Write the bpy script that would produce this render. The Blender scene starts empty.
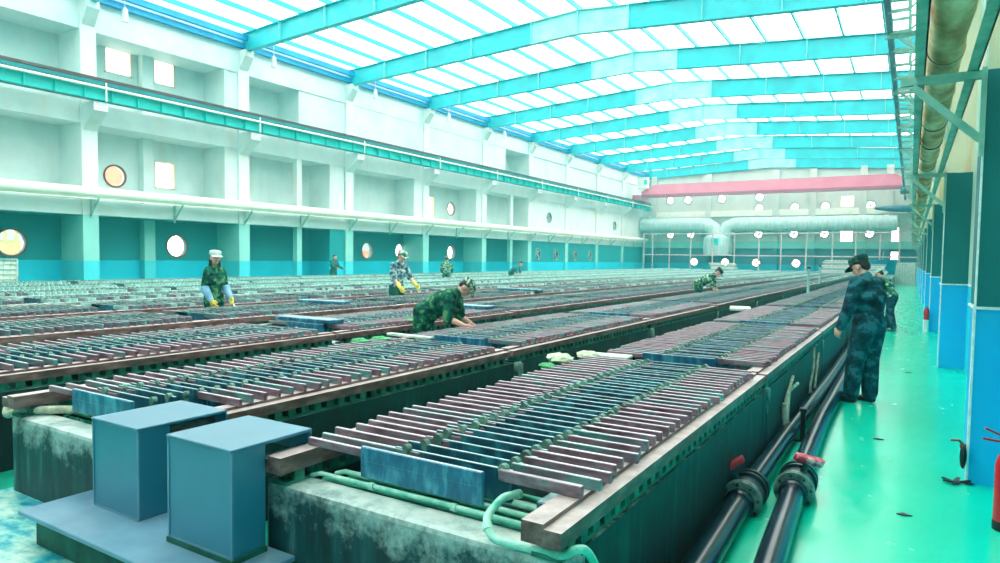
import bpy, bmesh, math, random
from mathutils import Vector, Matrix, Euler
random.seed(7)
SC = bpy.context.scene
COL = SC.collection
PI = math.pi

# ------------------------------------------------------------------ helpers
def srgb(r, g, b):
    f = lambda c: (c/255/12.92) if c/255 <= 0.04045 else ((c/255+0.055)/1.055)**2.4
    return (f(r), f(g), f(b), 1.0)

class MB:
    """collects shapes into one mesh"""
    def __init__(self):
        self.bm = bmesh.new(); self.mi = 0
    def face(self, vs):
        try:
            f = self.bm.faces.new(vs); f.material_index = self.mi; return f
        except ValueError:
            return None
    def quad(self, a, b, c, d):
        return self.face([self.bm.verts.new(p) for p in (a, b, c, d)])
    def box(self, x0, x1, y0, y1, z0, z1, bottom=True):
        v = [self.bm.verts.new(p) for p in ((x0,y0,z0),(x1,y0,z0),(x1,y1,z0),(x0,y1,z0),(x0,y0,z1),(x1,y0,z1),(x1,y1,z1),(x0,y1,z1))]
        if bottom: self.face((v[3],v[2],v[1],v[0]))
        self.face(v[4:8])
        for i in range(4):
            j = (i+1) % 4
            self.face((v[i], v[j], v[4+j], v[4+i]))
        return self
    def bar(self, p0, p1, w, h, upv=(0,0,1)):
        """rectangular bar from p0 to p1"""
        p0 = Vector(p0); p1 = Vector(p1); d = (p1-p0).normalized(); u = Vector(upv)
        if abs(d.dot(u)) > 0.98: u = Vector((1,0,0))
        s = d.cross(u).normalized(); u = s.cross(d).normalized()
        c = [(-w/2,-h/2),(w/2,-h/2),(w/2,h/2),(-w/2,h/2)]
        a = [self.bm.verts.new(p0+s*x+u*y) for x, y in c]; b = [self.bm.verts.new(p1+s*x+u*y) for x, y in c]
        self.face(a[::-1]); self.face(b)
        for i in range(4):
            j = (i+1) % 4; self.face((a[i], a[j], b[j], b[i]))
        return self
    def cyl(self, p0, p1, r0, r1=None, n=14, caps=True):
        r1 = r0 if r1 is None else r1
        p0 = Vector(p0); p1 = Vector(p1); d = (p1-p0).normalized()
        u = Vector((0,0,1)) if abs(d.z) < 0.95 else Vector((1,0,0))
        s = d.cross(u).normalized(); u = s.cross(d).normalized()
        A = []; B = []
        for i in range(n):
            t = 2*PI*i/n; o = s*math.cos(t)+u*math.sin(t)
            A.append(self.bm.verts.new(p0+o*r0)); B.append(self.bm.verts.new(p1+o*r1))
        for i in range(n):
            j = (i+1) % n; self.face((A[i], A[j], B[j], B[i]))
        if caps: self.face(A[::-1]); self.face(B)
        return self
    def tube(self, pts, r, n=10, rs=None):
        pts = [Vector(p) for p in pts]; m = len(pts); rings = []; pu = None
        for k, p in enumerate(pts):
            d = (pts[min(k+1, m-1)]-pts[max(k-1, 0)]).normalized()
            if pu is None:
                pu = Vector((0,0,1)) if abs(d.z) < 0.9 else Vector((1,0,0))
            s = d.cross(pu).normalized(); u = s.cross(d).normalized(); pu = u
            rr = rs[k] if rs else r
            rings.append([self.bm.verts.new(p+(s*math.cos(2*PI*i/n)+u*math.sin(2*PI*i/n))*rr) for i in range(n)])
        for a, b in zip(rings, rings[1:]):
            for i in range(n):
                j = (i+1) % n; self.face((a[i], a[j], b[j], b[i]))
        self.face(rings[0][::-1]); self.face(rings[-1])
        return self
    def lathe(self, prof, origin=(0,0,0), axis=(0,0,1), n=20):
        o = Vector(origin); d = Vector(axis).normalized()
        u = Vector((0,0,1)) if abs(d.z) < 0.9 else Vector((1,0,0))
        s = d.cross(u).normalized(); u = s.cross(d).normalized(); rings = []
        for r, h in prof:
            rings.append([self.bm.verts.new(o+d*h+(s*math.cos(2*PI*i/n)+u*math.sin(2*PI*i/n))*max(r, 1e-4)) for i in range(n)])
        for a, b in zip(rings, rings[1:]):
            for i in range(n):
                j = (i+1) % n; self.face((a[i], a[j], b[j], b[i]))
        self.face(rings[0][::-1]); self.face(rings[-1])
        return self
    def prism(self, poly, h, axis):
        """closed polygon (list of 3D points) swept along vector axis*h"""
        a = [self.bm.verts.new(Vector(p)) for p in poly]; o = Vector(axis)*h
        b = [self.bm.verts.new(Vector(p)+o) for p in poly]; n = len(poly)
        self.face(a[::-1]); self.face(b)
        for i in range(n):
            j = (i+1) % n; self.face((a[i], a[j], b[j], b[i]))
        return self
    def ball(self, c, r, sub=2, sc=(1,1,1), rot=None):
        m = Matrix.Translation(Vector(c)) @ (rot.to_matrix().to_4x4() if rot else Matrix()) @ Matrix.Diagonal((r*sc[0], r*sc[1], r*sc[2], 1))
        bmesh.ops.create_icosphere(self.bm, subdivisions=sub, radius=1, matrix=m)
        return self
    def capsule(self, p0, p1, r0, r1, sub=2):
        self.ball(p0, r0, sub); self.ball(p1, r1, sub)
        p0 = Vector(p0); p1 = Vector(p1)
        if (p1-p0).length > 1e-4: self.cyl(p0, p1, r0*0.995, r1*0.995, 14)
        return self
    def bevel(self, w, seg=2):
        bmesh.ops.bevel(self.bm, geom=list(self.bm.edges), offset=w, segments=seg, affect='EDGES', profile=0.5)
        return self
    def mesh(self, name, mats, smooth=False, recalc=True):
        if recalc: bmesh.ops.recalc_face_normals(self.bm, faces=self.bm.faces)
        me = bpy.data.meshes.new(name); self.bm.to_mesh(me); self.bm.free()
        for m in (mats if isinstance(mats, (list, tuple)) else [mats]): me.materials.append(m)
        if smooth:
            me.polygons.foreach_set('use_smooth', [True]*len(me.polygons))
            try: me.set_sharp_from_angle(angle=0.7)
            except Exception: pass
        return me
    def build(self, name, mats, parent=None, smooth=False, loc=None):
        return link(name, self.mesh(name, mats, smooth), parent, loc)

def link(name, me, parent=None, loc=None, rz=0):
    o = bpy.data.objects.new(name, me); COL.objects.link(o)
    if parent is not None: o.parent = parent
    if loc is not None: o.location = loc
    o.rotation_euler = (0, 0, rz)
    return o
def tag(o, label, cat, group=None, kind=None):
    o['label'] = label; o['category'] = cat
    if group: o['group'] = group
    if kind: o['kind'] = kind
    return o
def thing(name, label, cat, loc=(0,0,0), rz=0, group=None):
    o = link(name, None, None, loc, rz); o.empty_display_size = 0.2
    return tag(o, label, cat, group)
def struct(o, label=None):
    o['kind'] = 'structure'
    if label: o['label'] = label
    return o

ORD = ['zeroth','first','second','third','fourth','fifth','sixth','seventh','eighth','ninth','tenth','eleventh','twelfth','thirteenth','fourteenth','fifteenth','sixteenth','seventeenth','eighteenth','nineteenth','twentieth']
TENS = {20:'twenty', 30:'thirty', 40:'forty'}
TENTH = {20:'twentieth', 30:'thirtieth', 40:'fortieth'}
def ordinal(n):
    if n <= 20: return ORD[n]
    t = n//10*10
    return TENTH[t] if n == t else TENS[t]+'-'+ORD[n-t]

# ------------------------------------------------------------------ materials
class NT:
    def __init__(self, name):
        self.m = bpy.data.materials.new(name); self.m.use_nodes = True
        self.t = self.m.node_tree; self.t.nodes.clear()
        self.out = self.n('ShaderNodeOutputMaterial')
    def n(self, typ, **kw):
        x = self.t.nodes.new(typ)
        for k, v in kw.items(): setattr(x, k, v)
        return x
    def l(self, a, b): self.t.links.new(a, b)
    def ramp(self, fac, stops, interp='LINEAR'):
        r = self.n('ShaderNodeValToRGB'); r.color_ramp.interpolation = interp
        e = r.color_ramp.elements
        e[0].position, e[0].color = stops[0]; e[1].position, e[1].color = stops[1]
        for p, c in stops[2:]:
            x = e.new(p); x.color = c
        self.l(fac, r.inputs[0]); return r.outputs[0]
    def noise(self, scale, vec=None, detail=4, rough=0.6, stretch=None, coord='Object'):
        if vec is None:
            tc = self.n('ShaderNodeTexCoord'); vec = tc.outputs[coord] if coord != 'Pos' else self.n('ShaderNodeNewGeometry').outputs['Position']
        if stretch:
            mp = self.n('ShaderNodeMapping'); mp.inputs['Scale'].default_value = stretch; self.l(vec, mp.inputs[0]); vec = mp.outputs[0]
        x = self.n('ShaderNodeTexNoise'); x.inputs['Scale'].default_value = scale; x.inputs['Detail'].default_value = detail; x.inputs['Roughness'].default_value = rough
        self.l(vec, x.inputs['Vector']); return x.outputs[0]
    def mix(self, fac, a, b):
        x = self.n('ShaderNodeMix', data_type='RGBA')
        for s, v in ((x.inputs[0], fac), (x.inputs[6], a), (x.inputs[7], b)):
            if hasattr(v, 'is_linked'): self.l(v, s)
            else: s.default_value = v
        return x.outputs[2]
    def math(self, op, a, b=0.0):
        x = self.n('ShaderNodeMath', operation=op)
        for s, v in ((x.inputs[0], a), (x.inputs[1], b)):
            if hasattr(v, 'is_linked'): self.l(v, s)
            else: s.default_value = v
        return x.outputs[0]
    def pbr(self, color, rough=0.6, metal=0.0, bump=None, bstr=0.3, spec=0.5, coat=0.0):
        b = self.n('ShaderNodeBsdfPrincipled')
        if hasattr(color, 'is_linked'): self.l(color, b.inputs['Base Color'])
        else: b.inputs['Base Color'].default_value = color
        if hasattr(rough, 'is_linked'): self.l(rough, b.inputs['Roughness'])
        else: b.inputs['Roughness'].default_value = rough
        b.inputs['Metallic'].default_value = metal
        b.inputs['Specular IOR Level'].default_value = spec
        b.inputs['Coat Weight'].default_value = coat
        if bump is not None:
            x = self.n('ShaderNodeBump'); x.inputs['Strength'].default_value = bstr; x.inputs['Distance'].default_value = 0.02
            self.l(bump, x.inputs['Height']); self.l(x.outputs[0], b.inputs['Normal'])
        self.l(b.outputs[0], self.out.inputs[0]); self.bsdf = b
        return self.m

def mat2(name, c1, c2, scale=8, rough=0.6, metal=0.0, stretch=None, coord='Object', lo=0.35, hi=0.65, bstr=0.15, spec=0.5, coat=0.0, detail=5):
    t = NT(name); nz = t.noise(scale, stretch=stretch, coord=coord, detail=detail)
    return t.pbr(t.ramp(nz, [(lo, srgb(*c1)), (hi, srgb(*c2))]), rough, metal, nz, bstr, spec, coat)
def mat3(name, c1, c2, c3, scale=8, rough=0.6, stretch=None, coord='Object', pos=(0.32,0.5,0.68), spec=0.5, bstr=0.15, metal=0.0):
    t = NT(name); nz = t.noise(scale, stretch=stretch, coord=coord, detail=6)
    return t.pbr(t.ramp(nz, [(pos[0], srgb(*c1)), (pos[1], srgb(*c2)), (pos[2], srgb(*c3))]), rough, metal, nz, bstr, spec)
def plain(name, c, rough=0.5, metal=0.0, spec=0.5, coat=0.0):
    t = NT(name); nz = t.noise(25)
    v = srgb(*c); d = tuple(x*0.82 for x in v[:3])+(1,)
    return t.pbr(t.ramp(nz, [(0.3, d), (0.7, v)]), rough, metal, None, 0, spec, coat)

def zone_mat(name, zones, stain=(205,190,150), stain_amt=0.25, rough=0.55, streak=(1.2,1.2,0.18)):
    """wall paint in horizontal bands by height, with rusty water streaks"""
    t = NT(name); g = t.n('ShaderNodeNewGeometry'); sp = t.n('ShaderNodeSeparateXYZ'); t.l(g.outputs['Position'], sp.inputs[0])
    wob = t.math('MULTIPLY', t.math('SUBTRACT', t.noise(3, coord='Pos'), 0.5), 0.05)
    z = t.math('ADD', sp.outputs[2], wob)
    col = srgb(*zones[-1][1])
    for zmax, c in reversed(zones[:-1]):
        col = t.mix(t.math('LESS_THAN', z, zmax), col, srgb(*c))
    n1 = t.noise(1.6, coord='Pos', stretch=streak, detail=6)
    f = t.ramp(n1, [(0.52, (0,0,0,1)), (0.75, (stain_amt,)*3+(1,))])
    above = t.math('GREATER_THAN', z, zones[-2][0] if len(zones) > 1 else -9)
    col = t.mix(t.math('MULTIPLY', f, above), col, srgb(*stain))
    n2 = t.noise(0.9, coord='Pos', detail=5)
    dk = t.ramp(n2, [(0.3, (0.80,0.84,0.84,1)), (0.7, (1,1,1,1))])
    mx = t.n('ShaderNodeMix', data_type='RGBA', blend_type='MULTIPLY'); mx.inputs[0].default_value = 1
    t.l(col, mx.inputs[6]); t.l(dk, mx.inputs[7])
    return t.pbr(mx.outputs[2], rough, 0, n2, 0.05, 0.35)

def camo(name, cols, scale=9, stretch=(1,1,1.3)):
    t = NT(name); tc = t.n('ShaderNodeTexCoord')
    nz = t.noise(scale, vec=tc.outputs['Object'], detail=3, rough=0.55, stretch=stretch)
    k = len(cols); st = [(0.0, srgb(*cols[0]))]
    edges = {3:(0.44,0.55), 4:(0.41,0.49,0.58), 5:(0.39,0.46,0.53,0.61)}[k]
    st += [(e, srgb(*c)) for e, c in zip(edges, cols[1:])]
    n2 = t.noise(40, vec=tc.outputs['Object'])
    return t.pbr(t.ramp(nz, st, 'CONSTANT'), 0.85, 0, n2, 0.2, 0.2)

def pale_topped(name, stops, top_tone, amt, scale, stretch, rough=0.4, spec=0.7, coat=0.3):
    """oxidised metal bar; sky light and salt painted on upward faces as paler crust"""
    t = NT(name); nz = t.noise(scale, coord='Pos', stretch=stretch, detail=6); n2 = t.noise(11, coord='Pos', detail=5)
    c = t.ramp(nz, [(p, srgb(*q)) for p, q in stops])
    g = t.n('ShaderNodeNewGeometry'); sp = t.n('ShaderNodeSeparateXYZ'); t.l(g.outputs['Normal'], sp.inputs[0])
    f = t.math('MULTIPLY', t.math('GREATER_THAN', sp.outputs[2], 0.75), t.ramp(n2, [(0.3,(amt*.55,)*3+(1,)), (0.6,(amt,)*3+(1,))]))  # upward faces lightened in the colour, sky light as well as salt
    return t.pbr(t.mix(f, c, srgb(*top_tone)), rough, 0, nz, 0.12, spec, coat)
M = {}
M['wall_l'] = zone_mat('painted_plaster_left', [(1.33,(0,200,228)), (2.97,(0,146,150)), (99,(212,232,230))], stain=(220,200,165), stain_amt=0.35)
M['pilaster'] = zone_mat('painted_pilaster', [(1.33,(70,210,225)), (2.97,(140,215,208)), (99,(220,236,234))], stain=(215,200,160), stain_amt=0.5)
M['wall_far'] = zone_mat('painted_plaster_far', [(1.33,(10,180,205)), (2.9,(60,128,140)), (3.6,(120,205,190)), (99,(196,214,206))], stain=(205,180,165), stain_amt=0.5)
M['column_r'] = zone_mat('painted_column', [(1.33,(0,186,244)), (3.07,(0,116,120)), (99,(232,226,198))], stain=(206,158,72), stain_amt=1.0, streak=(3,3,0.2))
M['wall_r'] = zone_mat('painted_plaster_right', [(1.33,(0,210,240)), (99,(176,226,212))], stain=(222,188,120), stain_amt=0.7, streak=(3,3,0.12))
M['white_edge'] = mat2('peeled_white_edge', (190,225,225), (240,245,245), 14)

t = NT('green_floor_paint')
n1 = t.noise(0.7, coord='Pos', detail=3); n2 = t.noise(7, coord='Pos', stretch=(1,0.5,1), detail=6)
c = t.ramp(n1, [(0.3, srgb(0,198,160)), (0.7, srgb(0,212,178))])
c = t.mix(t.ramp(n2, [(0.64,(0,0,0,1)), (0.76,(0.3,0.3,0.3,1))]), c, srgb(120,225,205))
rg = t.ramp(n2, [(0.3,(0.14,)*3+(1,)), (0.75,(0.30,)*3+(1,))])
M['floor_green'] = t.pbr(c, rg, 0, n2, 0.03, 0.5)
M['floor_gap'] = mat3('green_gap_floor', (0,96,80), (0,140,112), (0,170,140), 2, 0.4, coord='Pos')
M['floor_dark'] = mat3('wet_concrete', (8,55,52), (20,95,85), (40,120,105), 3, 0.5, coord='Pos')
t = NT('worn_teal_floor')
n1 = t.noise(4.2, coord='Pos', detail=9, rough=0.68, stretch=(1,1.8,1)); 
c = t.ramp(n1, [(0.34, srgb(0,110,150)), (0.43, srgb(10,150,170)), (0.5, srgb(110,185,180)), (0.64, srgb(185,215,205))])
M['floor_worn'] = t.pbr(c, 0.35, 0, n1, 0.1)

def tank_mat(name, dark, mid, lite, top_tone):
    t = NT(name); g = t.n('ShaderNodeNewGeometry'); sp = t.n('ShaderNodeSeparateXYZ'); t.l(g.outputs['Normal'], sp.inputs[0])
    nz = t.noise(5.5, coord='Pos', stretch=(1.6,1.6,0.22), detail=7); n3 = t.noise(5.5, coord='Pos', detail=10, rough=0.72)
    c = t.ramp(nz, [(0.40, srgb(*dark)), (0.56, srgb(*mid)), (0.70, srgb(*lite))])
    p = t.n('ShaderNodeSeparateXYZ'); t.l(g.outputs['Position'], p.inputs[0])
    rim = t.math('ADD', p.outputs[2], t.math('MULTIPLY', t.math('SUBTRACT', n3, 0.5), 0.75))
    c = t.mix(t.ramp(rim, [(0.46,(0,0,0,1)), (0.60,(0.8,)*3+(1,))]), c, srgb(*top_tone))
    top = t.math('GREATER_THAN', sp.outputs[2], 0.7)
    c2 = t.ramp(n3, [(0.3, srgb(84,120,122)), (0.5, srgb(*top_tone)), (0.75, srgb(222,218,212))])
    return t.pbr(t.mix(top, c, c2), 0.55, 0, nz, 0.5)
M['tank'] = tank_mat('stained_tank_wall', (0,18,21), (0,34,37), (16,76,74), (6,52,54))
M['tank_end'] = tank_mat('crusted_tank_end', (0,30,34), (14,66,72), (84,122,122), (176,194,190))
M['liner'] = mat2('dark_cell_interior', (4,38,36), (10,78,66), 6, 0.4, coord='Pos')
M['copper'] = pale_topped('copper_bar', [(0.3,(70,48,58)), (0.46,(118,84,98)), (0.58,(142,112,126)), (0.66,(52,112,108)), (0.76,(100,160,148))], (222,208,224), 0.8, 6, (1.0,3,3))
M['copper_far'] = pale_topped('weathered_copper_bar', [(0.3,(60,60,70)), (0.46,(112,96,110)), (0.55,(84,120,124)), (0.66,(88,150,146)), (0.76,(160,205,196))], (214,218,226), 0.8, 5, (1.0,2,2))
M['copper_pale'] = pale_topped('haze_paled_bar', [(0.3,(90,140,140)), (0.46,(150,190,186)), (0.55,(140,206,198)), (0.66,(190,228,220)), (0.76,(222,238,232))], (226,242,238), 0.85, 5, (1.0,2,2))  # distant bars: haze and grazing reflection put into the colour
M['rail_pale'] = pale_topped('haze_paled_rail', [(0.35,(110,120,116)), (0.5,(150,170,164)), (0.66,(196,214,206))], (224,236,232), 0.85, 5, (3,1,3))  # distant rails, paled in the colour for haze
M['copper_rail'] = pale_topped('copper_rail', [(0.3,(66,40,40)), (0.48,(112,74,72)), (0.62,(140,106,102)), (0.72,(70,110,100))], (220,204,204), 0.68, 5, (3,1,3), 0.5, 0.5, 0.1)
M['plate'] = pale_topped('blue_plate', [(0.32,(2,44,62)), (0.5,(8,76,98)), (0.66,(50,132,146))], (186,224,226), 0.7, 7, (1.6,1,0.8))
M['endplate'] = pale_topped('bright_blue_plate', [(0.32,(0,62,98)), (0.5,(6,96,130)), (0.68,(78,156,180))], (180,214,222), 0.6, 9, (1.6,1,0.6))
M['cap'] = mat3('verdigris_cap', (70,56,50), (78,116,104), (128,172,152), 5, 0.6, coord='Pos', pos=(0.3,0.42,0.7))
M['teeth'] = mat2('green_insulator', (4,60,54), (52,140,116), 8, 0.5, coord='Pos')
M['pale_pipe'] = mat2('pale_green_pipe', (70,178,156), (176,220,204), 9, 0.45, coord='Pos')
M['green_pipe'] = mat2('green_pipe', (20,150,120), (90,205,175), 9, 0.4, coord='Pos')
M['cover'] = mat2('blue_grey_painted_steel', (24,106,136), (34,116,146), 3, 0.4, spec=0.7, coat=0.7, bstr=0.02)
M['cover'].node_tree.nodes['Principled BSDF'].inputs['Coat Roughness'].default_value = 0.4
M['plinth'] = mat2('grey_painted_slab', (84,128,152), (110,150,172), 3, 0.35, coord='Pos', spec=0.5, bstr=0.05)
M['plinth_base'] = mat2('mossy_concrete', (6,58,52), (24,104,82), 6, 0.7, coord='Pos')
M['black_pipe'] = mat2('black_plastic_pipe', (10,30,44), (22,50,66), 4, 0.22, spec=0.7, bstr=0.02)
M['flange'] = mat2('flange_steel', (70,100,98), (140,170,160), 18, 0.45, metal=0.2)
M['valve'] = mat2('dark_valve_iron', (12,36,42), (34,62,66), 14, 0.4, spec=0.6)
M['red'] = plain('red_paint', (205,20,40), 0.35)
M['redpale'] = mat2('faded_red', (205,40,70), (240,190,195), 18, 0.5, lo=0.45, hi=0.6)
M['black'] = plain('black_rubber', (16,22,26), 0.5)
M['steel_teal'] = mat2('teal_painted_steel', (0,166,176), (0,190,198), 1.2, 0.45, coord='Pos', bstr=0.02)
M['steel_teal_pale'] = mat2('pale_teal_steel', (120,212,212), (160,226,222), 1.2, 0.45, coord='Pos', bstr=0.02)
M['purlin'] = mat2('purlin_paint', (0,168,178), (0,190,198), 1.2, 0.5, coord='Pos', bstr=0.02)
M['eave'] = mat2('blue_eave_paint', (0,140,200), (0,165,215), 1.2, 0.5, coord='Pos', bstr=0.02)
M['girder'] = mat2('turquoise_girder_paint', (0,196,188), (20,214,204), 1.0, 0.45, coord='Pos', bstr=0.02)
M['girder_dk'] = mat2('dark_teal_girder_top', (0,110,116), (10,130,134), 1.0, 0.5, coord='Pos', bstr=0.02)
M['rail_brown'] = mat2('rusty_rail', (70,44,48), (92,62,62), 3, 0.6, coord='Pos')
M['cream'] = mat2('cream_pipe_paint', (214,232,216), (236,244,232), 1.5, 0.5, coord='Pos', bstr=0.03)
M['bracket'] = mat2('green_grey_bracket', (110,172,160), (156,204,192), 4, 0.55, coord='Pos')
M['duct'] = mat3('stained_duct_cloth', (164,104,56), (204,176,128), (240,226,194), 2.6, 0.7, coord='Pos', stretch=(1.5,0.7,1.5), pos=(0.34,0.5,0.66), bstr=0.4)
M['pink'] = mat2('pink_crane_paint', (232,118,150), (240,140,168), 1, 0.5, coord='Pos', bstr=0.02)
M['pinkdk'] = mat2('dark_pink_crane_flange', (160,80,112), (176,96,126), 1, 0.5, coord='Pos', bstr=0.02)
M['far_duct'] = mat2('galvanised_duct', (150,200,196), (190,222,216), 2.4, 0.4, coord='Pos', stretch=(3,1,0.3), spec=0.6)
M['scaffold'] = mat2('pale_scaffold_tube', (176,160,160), (220,214,208), 6, 0.5, coord='Pos')
M['bluegrey'] = mat2('slate_blue_steel', (40,104,128), (60,130,150), 2, 0.5, coord='Pos')
M['frame_rust'] = mat2('rust_window_rim', (96,44,38), (140,80,66), 10, 0.6, coord='Pos')
M['frame_grey'] = mat2('grey_window_rim', (110,140,140), (150,175,172), 10, 0.6, coord='Pos')
M['frame_cream'] = mat2('cream_window_frame', (226,206,184), (240,226,206), 6, 0.6, coord='Pos')
M['brick'] = mat2('brick_outside', (206,120,92), (232,160,130), 6, 0.8, coord='Pos')
M['wood_out'] = mat2('yellow_board_outside', (232,190,130), (244,214,160), 4, 0.8, coord='Pos')
M['skin'] = plain('skin', (222,170,152), 0.5)
M['skin_dk'] = plain('tan_skin', (196,140,124), 0.5)
M['hair'] = plain('black_hair', (22,24,26), 0.5)
M['shoe'] = plain('dark_shoe', (18,34,40), 0.5)
M['glove'] = mat2('yellow_glove', (214,196,70), (236,222,110), 12, 0.7)
M['sleeve_blue'] = mat2('light_blue_sleeve', (96,150,190), (140,186,214), 8, 0.8)
M['cap_pale'] = mat2('pale_cap_cloth', (140,180,180), (205,222,214), 16, 0.8)
M['camo_teal'] = camo('teal_camouflage', [(2,28,38), (6,50,62), (16,74,86), (46,110,122)], 8)
M['camo_green'] = camo('green_camouflage', [(4,34,36), (6,70,58), (16,104,76), (90,140,90)], 10)
M['camo_light'] = camo('light_camouflage', [(10,46,48), (24,92,76), (80,140,104), (176,200,180)], 12)
M['camo_grey'] = camo('grey_blue_camouflage', [(30,60,76), (80,120,132), (130,166,172), (190,208,206)], 11)
M['camo_cap'] = camo('camouflage_cap_cloth', [(14,52,52), (60,110,96), (150,180,160), (206,214,196)], 20)
M['cap_dark'] = camo('dark_cap_cloth', [(10,36,38), (14,62,58), (60,110,96)], 20)
M['green_cloth'] = mat2('dark_green_cloth', (6,70,60), (16,104,84), 10, 0.85)
M['teal_cloth'] = mat2('teal_cloth', (20,110,120), (40,140,140), 10, 0.85)
M['eye'] = plain('dark_eye', (24,20,20), 0.3)
M['rag'] = mat2('pale_rag_cloth', (170,196,160), (228,232,208), 14, 0.9)
M['rag_green'] = mat2('green_rag_cloth', (30,140,90), (110,190,130), 14, 0.9)
M['hose'] = mat2('beige_hose', (150,150,128), (205,206,184), 16, 0.6)
M['mesh_grey'] = mat2('grey_grid_panel', (120,160,158), (160,190,184), 8, 0.6)
M['board'] = mat2('pale_stacked_board', (170,200,190), (220,226,214), 8, 0.7)
M['blue_tub'] = mat2('teal_blue_plastic', (0,130,160), (10,150,175), 6, 0.4)
M['label_white'] = plain('white_label', (235,240,240), 0.5)
M['lamp_white'] = plain('white_lamp_shade', (226,238,238), 0.4)

t = NT('translucent_roof_sheet')
wv = t.noise(0.7, coord='Pos', stretch=(0.3,3,1)); 
tr = t.n('ShaderNodeBsdfTransparent'); tl = t.n('ShaderNodeBsdfTranslucent'); df = t.n('ShaderNodeBsdfDiffuse')
t.l(t.ramp(wv, [(0.3, (0.80,0.90,0.88,1)), (0.7, (0.95,0.94,0.86,1))]), tr.inputs[0]); tl.inputs[0].default_value = (0.85,0.9,0.85,1)
df.inputs[0].default_value = (0.8,0.86,0.84,1)
a = t.n('ShaderNodeMixShader'); a.inputs[0].default_value = 0.25; t.l(tr.outputs[0], a.inputs[1]); t.l(tl.outputs[0], a.inputs[2])
b = t.n('ShaderNodeMixShader'); b.inputs[0].default_value = 0.06; t.l(a.outputs[0], b.inputs[1]); t.l(df.outputs[0], b.inputs[2])
t.l(b.outputs[0], t.out.inputs[0]); M['roof'] = t.m
t = NT('window_glass')
tr = t.n('ShaderNodeBsdfTransparent'); tr.inputs[0].default_value = (0.96,0.94,0.92,1); gl = t.n('ShaderNodeBsdfGlossy'); gl.inputs['Roughness'].default_value = 0.05
a = t.n('ShaderNodeMixShader'); a.inputs[0].default_value = 0.05; t.l(tr.outputs[0], a.inputs[1]); t.l(gl.outputs[0], a.inputs[2]); t.l(a.outputs[0], t.out.inputs[0]); M['glass'] = t.m
WORLD, SUN, EXPO = 5.3, 3.4, 0.0
# ------------------------------------------------------------------ building shell
def panel(name, mapf, u0, u1, v0, v1, holes, depth, mats):
    """wall slab with real openings; mapf(u, v, d) -> point, d = 0 front ... depth back"""
    bm = bmesh.new(); loops = [[(u0,v0),(u1,v0),(u1,v1),(u0,v1)]]
    for h in holes:
        if h[0] == 'c':
            _, u, v, r = h; loops.append([(u+r*math.cos(2*PI*i/28), v+r*math.sin(2*PI*i/28)) for i in range(28)])
        else:
            _, a, b, c, d = h; loops.append([(a,c),(b,c),(b,d),(a,d)])
    for dd in (0, depth):
        es = []
        for lp in loops:
            vs = [bm.verts.new(mapf(u, v, dd)) for u, v in lp]
            es += [bm.edges.new((vs[i], vs[(i+1) % len(vs)])) for i in range(len(vs))]
        bmesh.ops.triangle_fill(bm, use_beauty=True, use_dissolve=False, edges=es)
    for lp in loops:
        n = len(lp)
        for i in range(n):
            (a, b), (c, d) = lp[i], lp[(i+1) % n]
            bm.faces.new([bm.verts.new(p) for p in (mapf(a,b,0), mapf(c,d,0), mapf(c,d,depth), mapf(a,b,depth))])
    bmesh.ops.remove_doubles(bm, verts=bm.verts, dist=1e-5)
    bmesh.ops.recalc_face_normals(bm, faces=bm.faces)
    me = bpy.data.meshes.new(name); bm.to_mesh(me); bm.free()
    for m in mats: me.materials.append(m)
    return struct(link(name, me))

YB = lambda k: 12.7+6.45*k            # column lines
YEND = 71.0

# floors
m = MB(); m.box(-26.9,1.0,-6.3,72,-0.25,0.0); struct(m.build('floor', M['floor_gap']))
m = MB(); m.box(-0.98,0.76,-6,71,0.0,0.012); struct(m.build('floor_walkway', M['floor_green']))
m = MB(); m.box(-4.96,-1.0,-6,2.15,0.0,0.11); struct(m.build('floor_front', M['floor_worn']))

# ---- left wall
XB = -26.55; KB = XB/-25.6; zsc = lambda z: 1.66+(z-1.66)*KB
R_LOW = 0.475
low = [y*KB for y in [10.44, 16.35, 27.57, 30.36, 35.47]]
low_flush = [46.5, 49.6, 53.3, 56.5]
lw = [('c', y, zsc(1.93), R_LOW) for y in low]
mid_round = [(13.89*KB,zsc(4.50)), (35.4*KB,zsc(4.75))]
flush_round = [(48.3,4.92), (62.3,4.92)]
lw += [('c', y, z, 0.42) for y, z in mid_round+flush_round]
sq = [(a*KB,b*KB,zsc(c),zsc(d)) for a,b,c,d in [(13.56,14.58,8.28,9.28), (15.43,16.33,8.28,9.30), (15.42,16.30,4.20,5.30), (32.75,33.6,3.9,5.4)]]
lw += [('r',)+s for s in sq]
wl = panel('wall_left', lambda u, v, d: (XB-d, u, v), -6.0, YEND, 0.0, 11.3, lw, 0.25, [M['wall_l']])
for k in range(-1, 10):
    y = YB(k); m = MB()
    m.box(XB,-25.0,y-0.27,y+0.27,0,10.42)
    m.prism([(-25.0,y-0.24,6.88),(-24.22,y-0.24,6.88),(-24.22,y-0.24,6.56),(-25.0,y-0.24,5.95)], 0.48, (0,1,0))
    m.prism([(-25.0,y-0.22,10.42),(-24.62,y-0.22,10.42),(-24.62,y-0.22,10.15),(-25.0,y-0.22,9.6)], 0.44, (0,1,0))
    struct(m.build('pilaster', M['pilaster'], wl), 'pale pilaster with crane corbel')
def lbox(y0, y1, z0, z1, x1=-25.08, mat='wall_l', nm='wall_panel'):
    m = MB(); m.box(XB,x1,y0,y1,z0,z1); return struct(m.build(nm, M[mat], wl))
for z0, z1 in ((2.95,3.5), (6.2,6.92), (9.46,11.3)):           # spandrel beams
    lbox(-6.0, YEND, z0, z1, -25.06, nm='spandrel_beam')
lbox(18.25,18.95,3.4,9.5,-25.1)
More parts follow.
